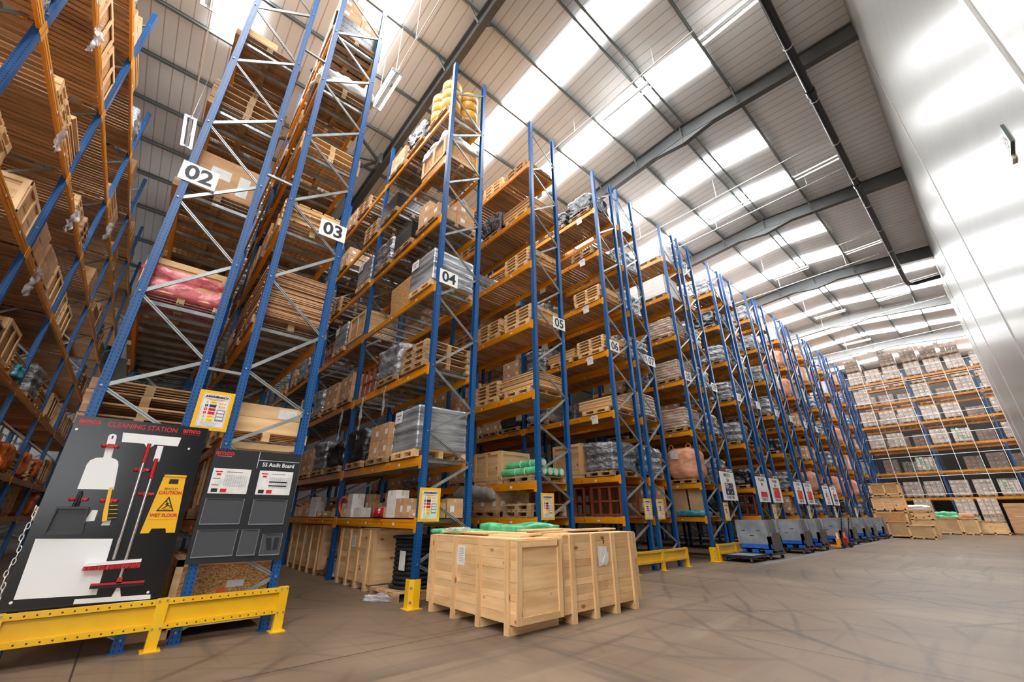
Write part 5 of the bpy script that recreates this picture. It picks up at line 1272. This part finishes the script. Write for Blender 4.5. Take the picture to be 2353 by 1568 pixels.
rf_ = random.Random(11); cols = [0, 1, 2, 3, 4, 5, 6, 7, 8, 9, 10, 11, 12]
def far_load(x, y, z, v, where, pal_=True, mesh_=None):
    t = thing('carton_pallet', 'wrapped carton pallet ' + where, 'pallet load', (x, y, z), rf_.uniform(-.03, .03), 'far carton pallets')
    if pal_: pal(t)
    put('cartons', mesh_ or FM[v], t, (0, 0, .144))
white_ = None
for li in range(6):
    for b_ in range(-1, 2):
        for q in range(3):
            if li < 5 and rf_.random() < (.3 if b_ < 1 else .2): continue
            x = -3.4 + b_ * fp + .75 + q * 1.32; kx = (b_ + 1) * 3 + q
            w_ = 'on %s beam of far rack, %s along from row 21' % (ORD[li] if li < 5 else 'top', NTH[kx])
            v = rf_.choice((0, 0, 1, 2)) if li < 5 else 0
            far_load(x, FY + .6, FL[li] + .023, v, ('lower, ' if li == 5 else '') + w_)
            if li == 5 and kx != 1 and x < 1.5: far_load(x, FY + .6, FL[li] + .03 + .144 + 1.15, 0, 'upper, ' + w_)
for li in range(6):
    for q in range(8):
        if rf_.random() < .12: continue
        far_load(-6.8 + q * 1.35, FY + 4.0, FL[li] + .023, rf_.choice((0, 1, 2)), 'on %s beam of rearmost rack, %s along' % (ORD[li] if li < 5 else 'top', NTH[q]))
for i, (x, z) in enumerate(((-2.75, 0), (-2.75, 1.25), (-1.5, 0), (-1.5, 1.25), (-5.2, 0), (-5.2, 1.25))):
    far_load(x, FY + .5, z, (0, 0, 1, 0, 1, 0)[i] if z == 0 else 0, '%s on floor under far rack, %s stack' % ('standing' if z == 0 else 'raised', ('first', 'first', 'second', 'second', 'shaded third', 'shaded third')[i]), True)

# ------------------------------------------------------------------ crates on the floor before the far rack
def framed_crate(x0, x1, y, d, z0, h, label, panels=1, mat='plyface', grp='far crates'):
    t = thing('timber_crate', label, 'crate', ((x0 + x1) / 2, y + d / 2, z0), 0, grp)
    a = (x1 - x0) / 2; b_ = d / 2
    m = MB(); m.box(-a, -b_ + .02, .08, a, b_, h - .02, 0); m.obj('panel', X[mat], t)
    m = MB(); w_ = .09
    for s in (-1, 1):
        m.box(-a, s * b_, h - w_, a, s * (b_ - .02), h); m.box(-a, s * b_, .08, a, s * (b_ - .02), .08 + w_)
        for k in range(panels + 1): xx = -a + w_ / 2 + k * (2 * a - w_) / panels; m.box(xx - w_ / 2, s * b_, .08, xx + w_ / 2, s * (b_ - .02), h)
        m.box(s * a, -b_, .08, s * (a + .02), -b_ + w_, h); m.box(s * a, b_ - w_, .08, s * (a + .02), b_, h); m.box(s * a, -b_, h - w_, s * (a + .02), b_, h)
    m.box(-a - .03, -b_ - .03, h - .02, a + .03, b_, h + .015)
    m.obj('rail', X['pineX'], t)
    m = MB()
    for k in range(3): xx = -a + .06 + k * (2 * a - .12) / 2; m.box(xx - .05, -b_, 0, xx + .05, b_, .08)
    m.obj('skid', X['pineY'], t); return t
framed_crate(-7.0, -4.95, 37.6, 1.0, 0, .93, 'long low pale crate of two framed panels, at the foot of the far crate stack', 2)
framed_crate(-4.9, -3.72, 36.6, 1.0, 0, .75, 'low pale framed crate nearest on the aisle, before the far crate stack', 1)
framed_crate(-6.7, -5.0, 38.7, 1.1, .0, 1.53, 'brown strand board crate with a white sheet, in the far crate stack', 1, 'osb')
framed_crate(-6.6, -4.95, 38.7, 1.0, 1.55, .95, 'boarded pine crate in the middle of the far crate stack', 3, 'pineX')
framed_crate(-6.5, -4.95, 38.7, 1.0, 2.52, .82, 'two panelled strand board crate topmost of the far crate stack', 2, 'osb')
framed_crate(-4.85, -3.8, 38.6, .8, 0, 1.12, 'pale crate under a small boarded crate, beside the far stack', 1, 'pineX')
framed_crate(-4.75, -3.9, 38.65, .7, 1.14, .42, 'small boarded crate on top of a pale crate, beside the far stack', 1, 'pineX')
framed_crate(-5.6, -3.95, 40.6, 1.0, 0, 1.6, 'pine crate heaped with white film, behind the small boarded crate', 2, 'pineX')
tag(MB().lump((1.2, .7, .3), .12, 4, 4, 12, .08).obj('film_heap', X['whitefilm'], None, (-4.6, 41.1, 1.62)), 'heap of white film on a pine crate before the far rack', 'film')
framed_crate(-4.62, -3.22, 46.5, 1.2, 0, 1.12, 'plain pale plywood crate with green sheet on it, far crates', 1)
framed_crate(-3.2, -2.3, 46.5, 1.2, 0, 1.1, 'pale framed crate with brown paper on it, far crates', 1)
framed_crate(-2.45, -.95, 47.9, 1.1, 0, .92, 'wide low pine crate before the two floor pallets', 2, 'pineX')
tag(MB().lump((1.3, .8, .4), .12, 3, 2, 12, .08).obj('green_sheet', X['green'], None, (-3.85, 47.1, 1.13)), 'green sheet heaped on the plain plywood crate at the far end', 'sheet')
tag(MB().lump((.8, .6, .3), .12, 4, 6, 10, .06).obj('brown_paper', X['card'], None, (-2.75, 47.1, 1.12)), 'crumpled brown paper on a framed crate at the far end', 'paper')
q = thing('tall_carton', 'huge brown cardboard box on a pallet by the end of the pale wall', 'carton', (-.1, 49.0, 0))
MB().box(-.66, -.55, .12, .66, .55, 2.1).box(-.67, -.56, 1.86, .67, .56, 2.12).obj('carton', X['card'], q); MB().box(-.62, -.5, 0, .62, .5, .12).obj('pallet', X['oldwood'], q)
MB().box(-.3, -.552, 1.2, .2, -.55, 1.25).obj('print', X['tape'], q)

# ------------------------------------------------------------------ emergency sign on the pale wall
t = thing('exit_sign', 'small dark exit pictogram sign with a lamp on the pale wall', 'sign', (XW - .012, 5.6, 4.76))
MB().box(-.008, -.17, -.11, .012, .17, .11).obj('sign_plate', X['signgreen'], t)
m = MB(); x = -.009
m.box(x - .001, .02, -.09, x, .13, .09); m.cbox((x, -.06, .06), (.002, .04, .04)); m.bar((x, -.05, .04), (x, -.07, -.03), .002, .03, 0, (1, 0, 0)); m.bar((x, -.07, -.03), (x, -.02, -.08), .02, .003, 0, (1, 0, 0)); m.bar((x, -.07, -.03), (x, -.12, -.06), .02, .003, 0, (1, 0, 0)); m.bar((x, -.05, .03), (x, .0, .0), .016, .003, 0, (1, 0, 0))
m.obj('pictogram', X['white'], t)
MB().box(-.012, .06, -.16, .012, .17, -.11).obj('lamp', X['enamel'], t)
m = MB()
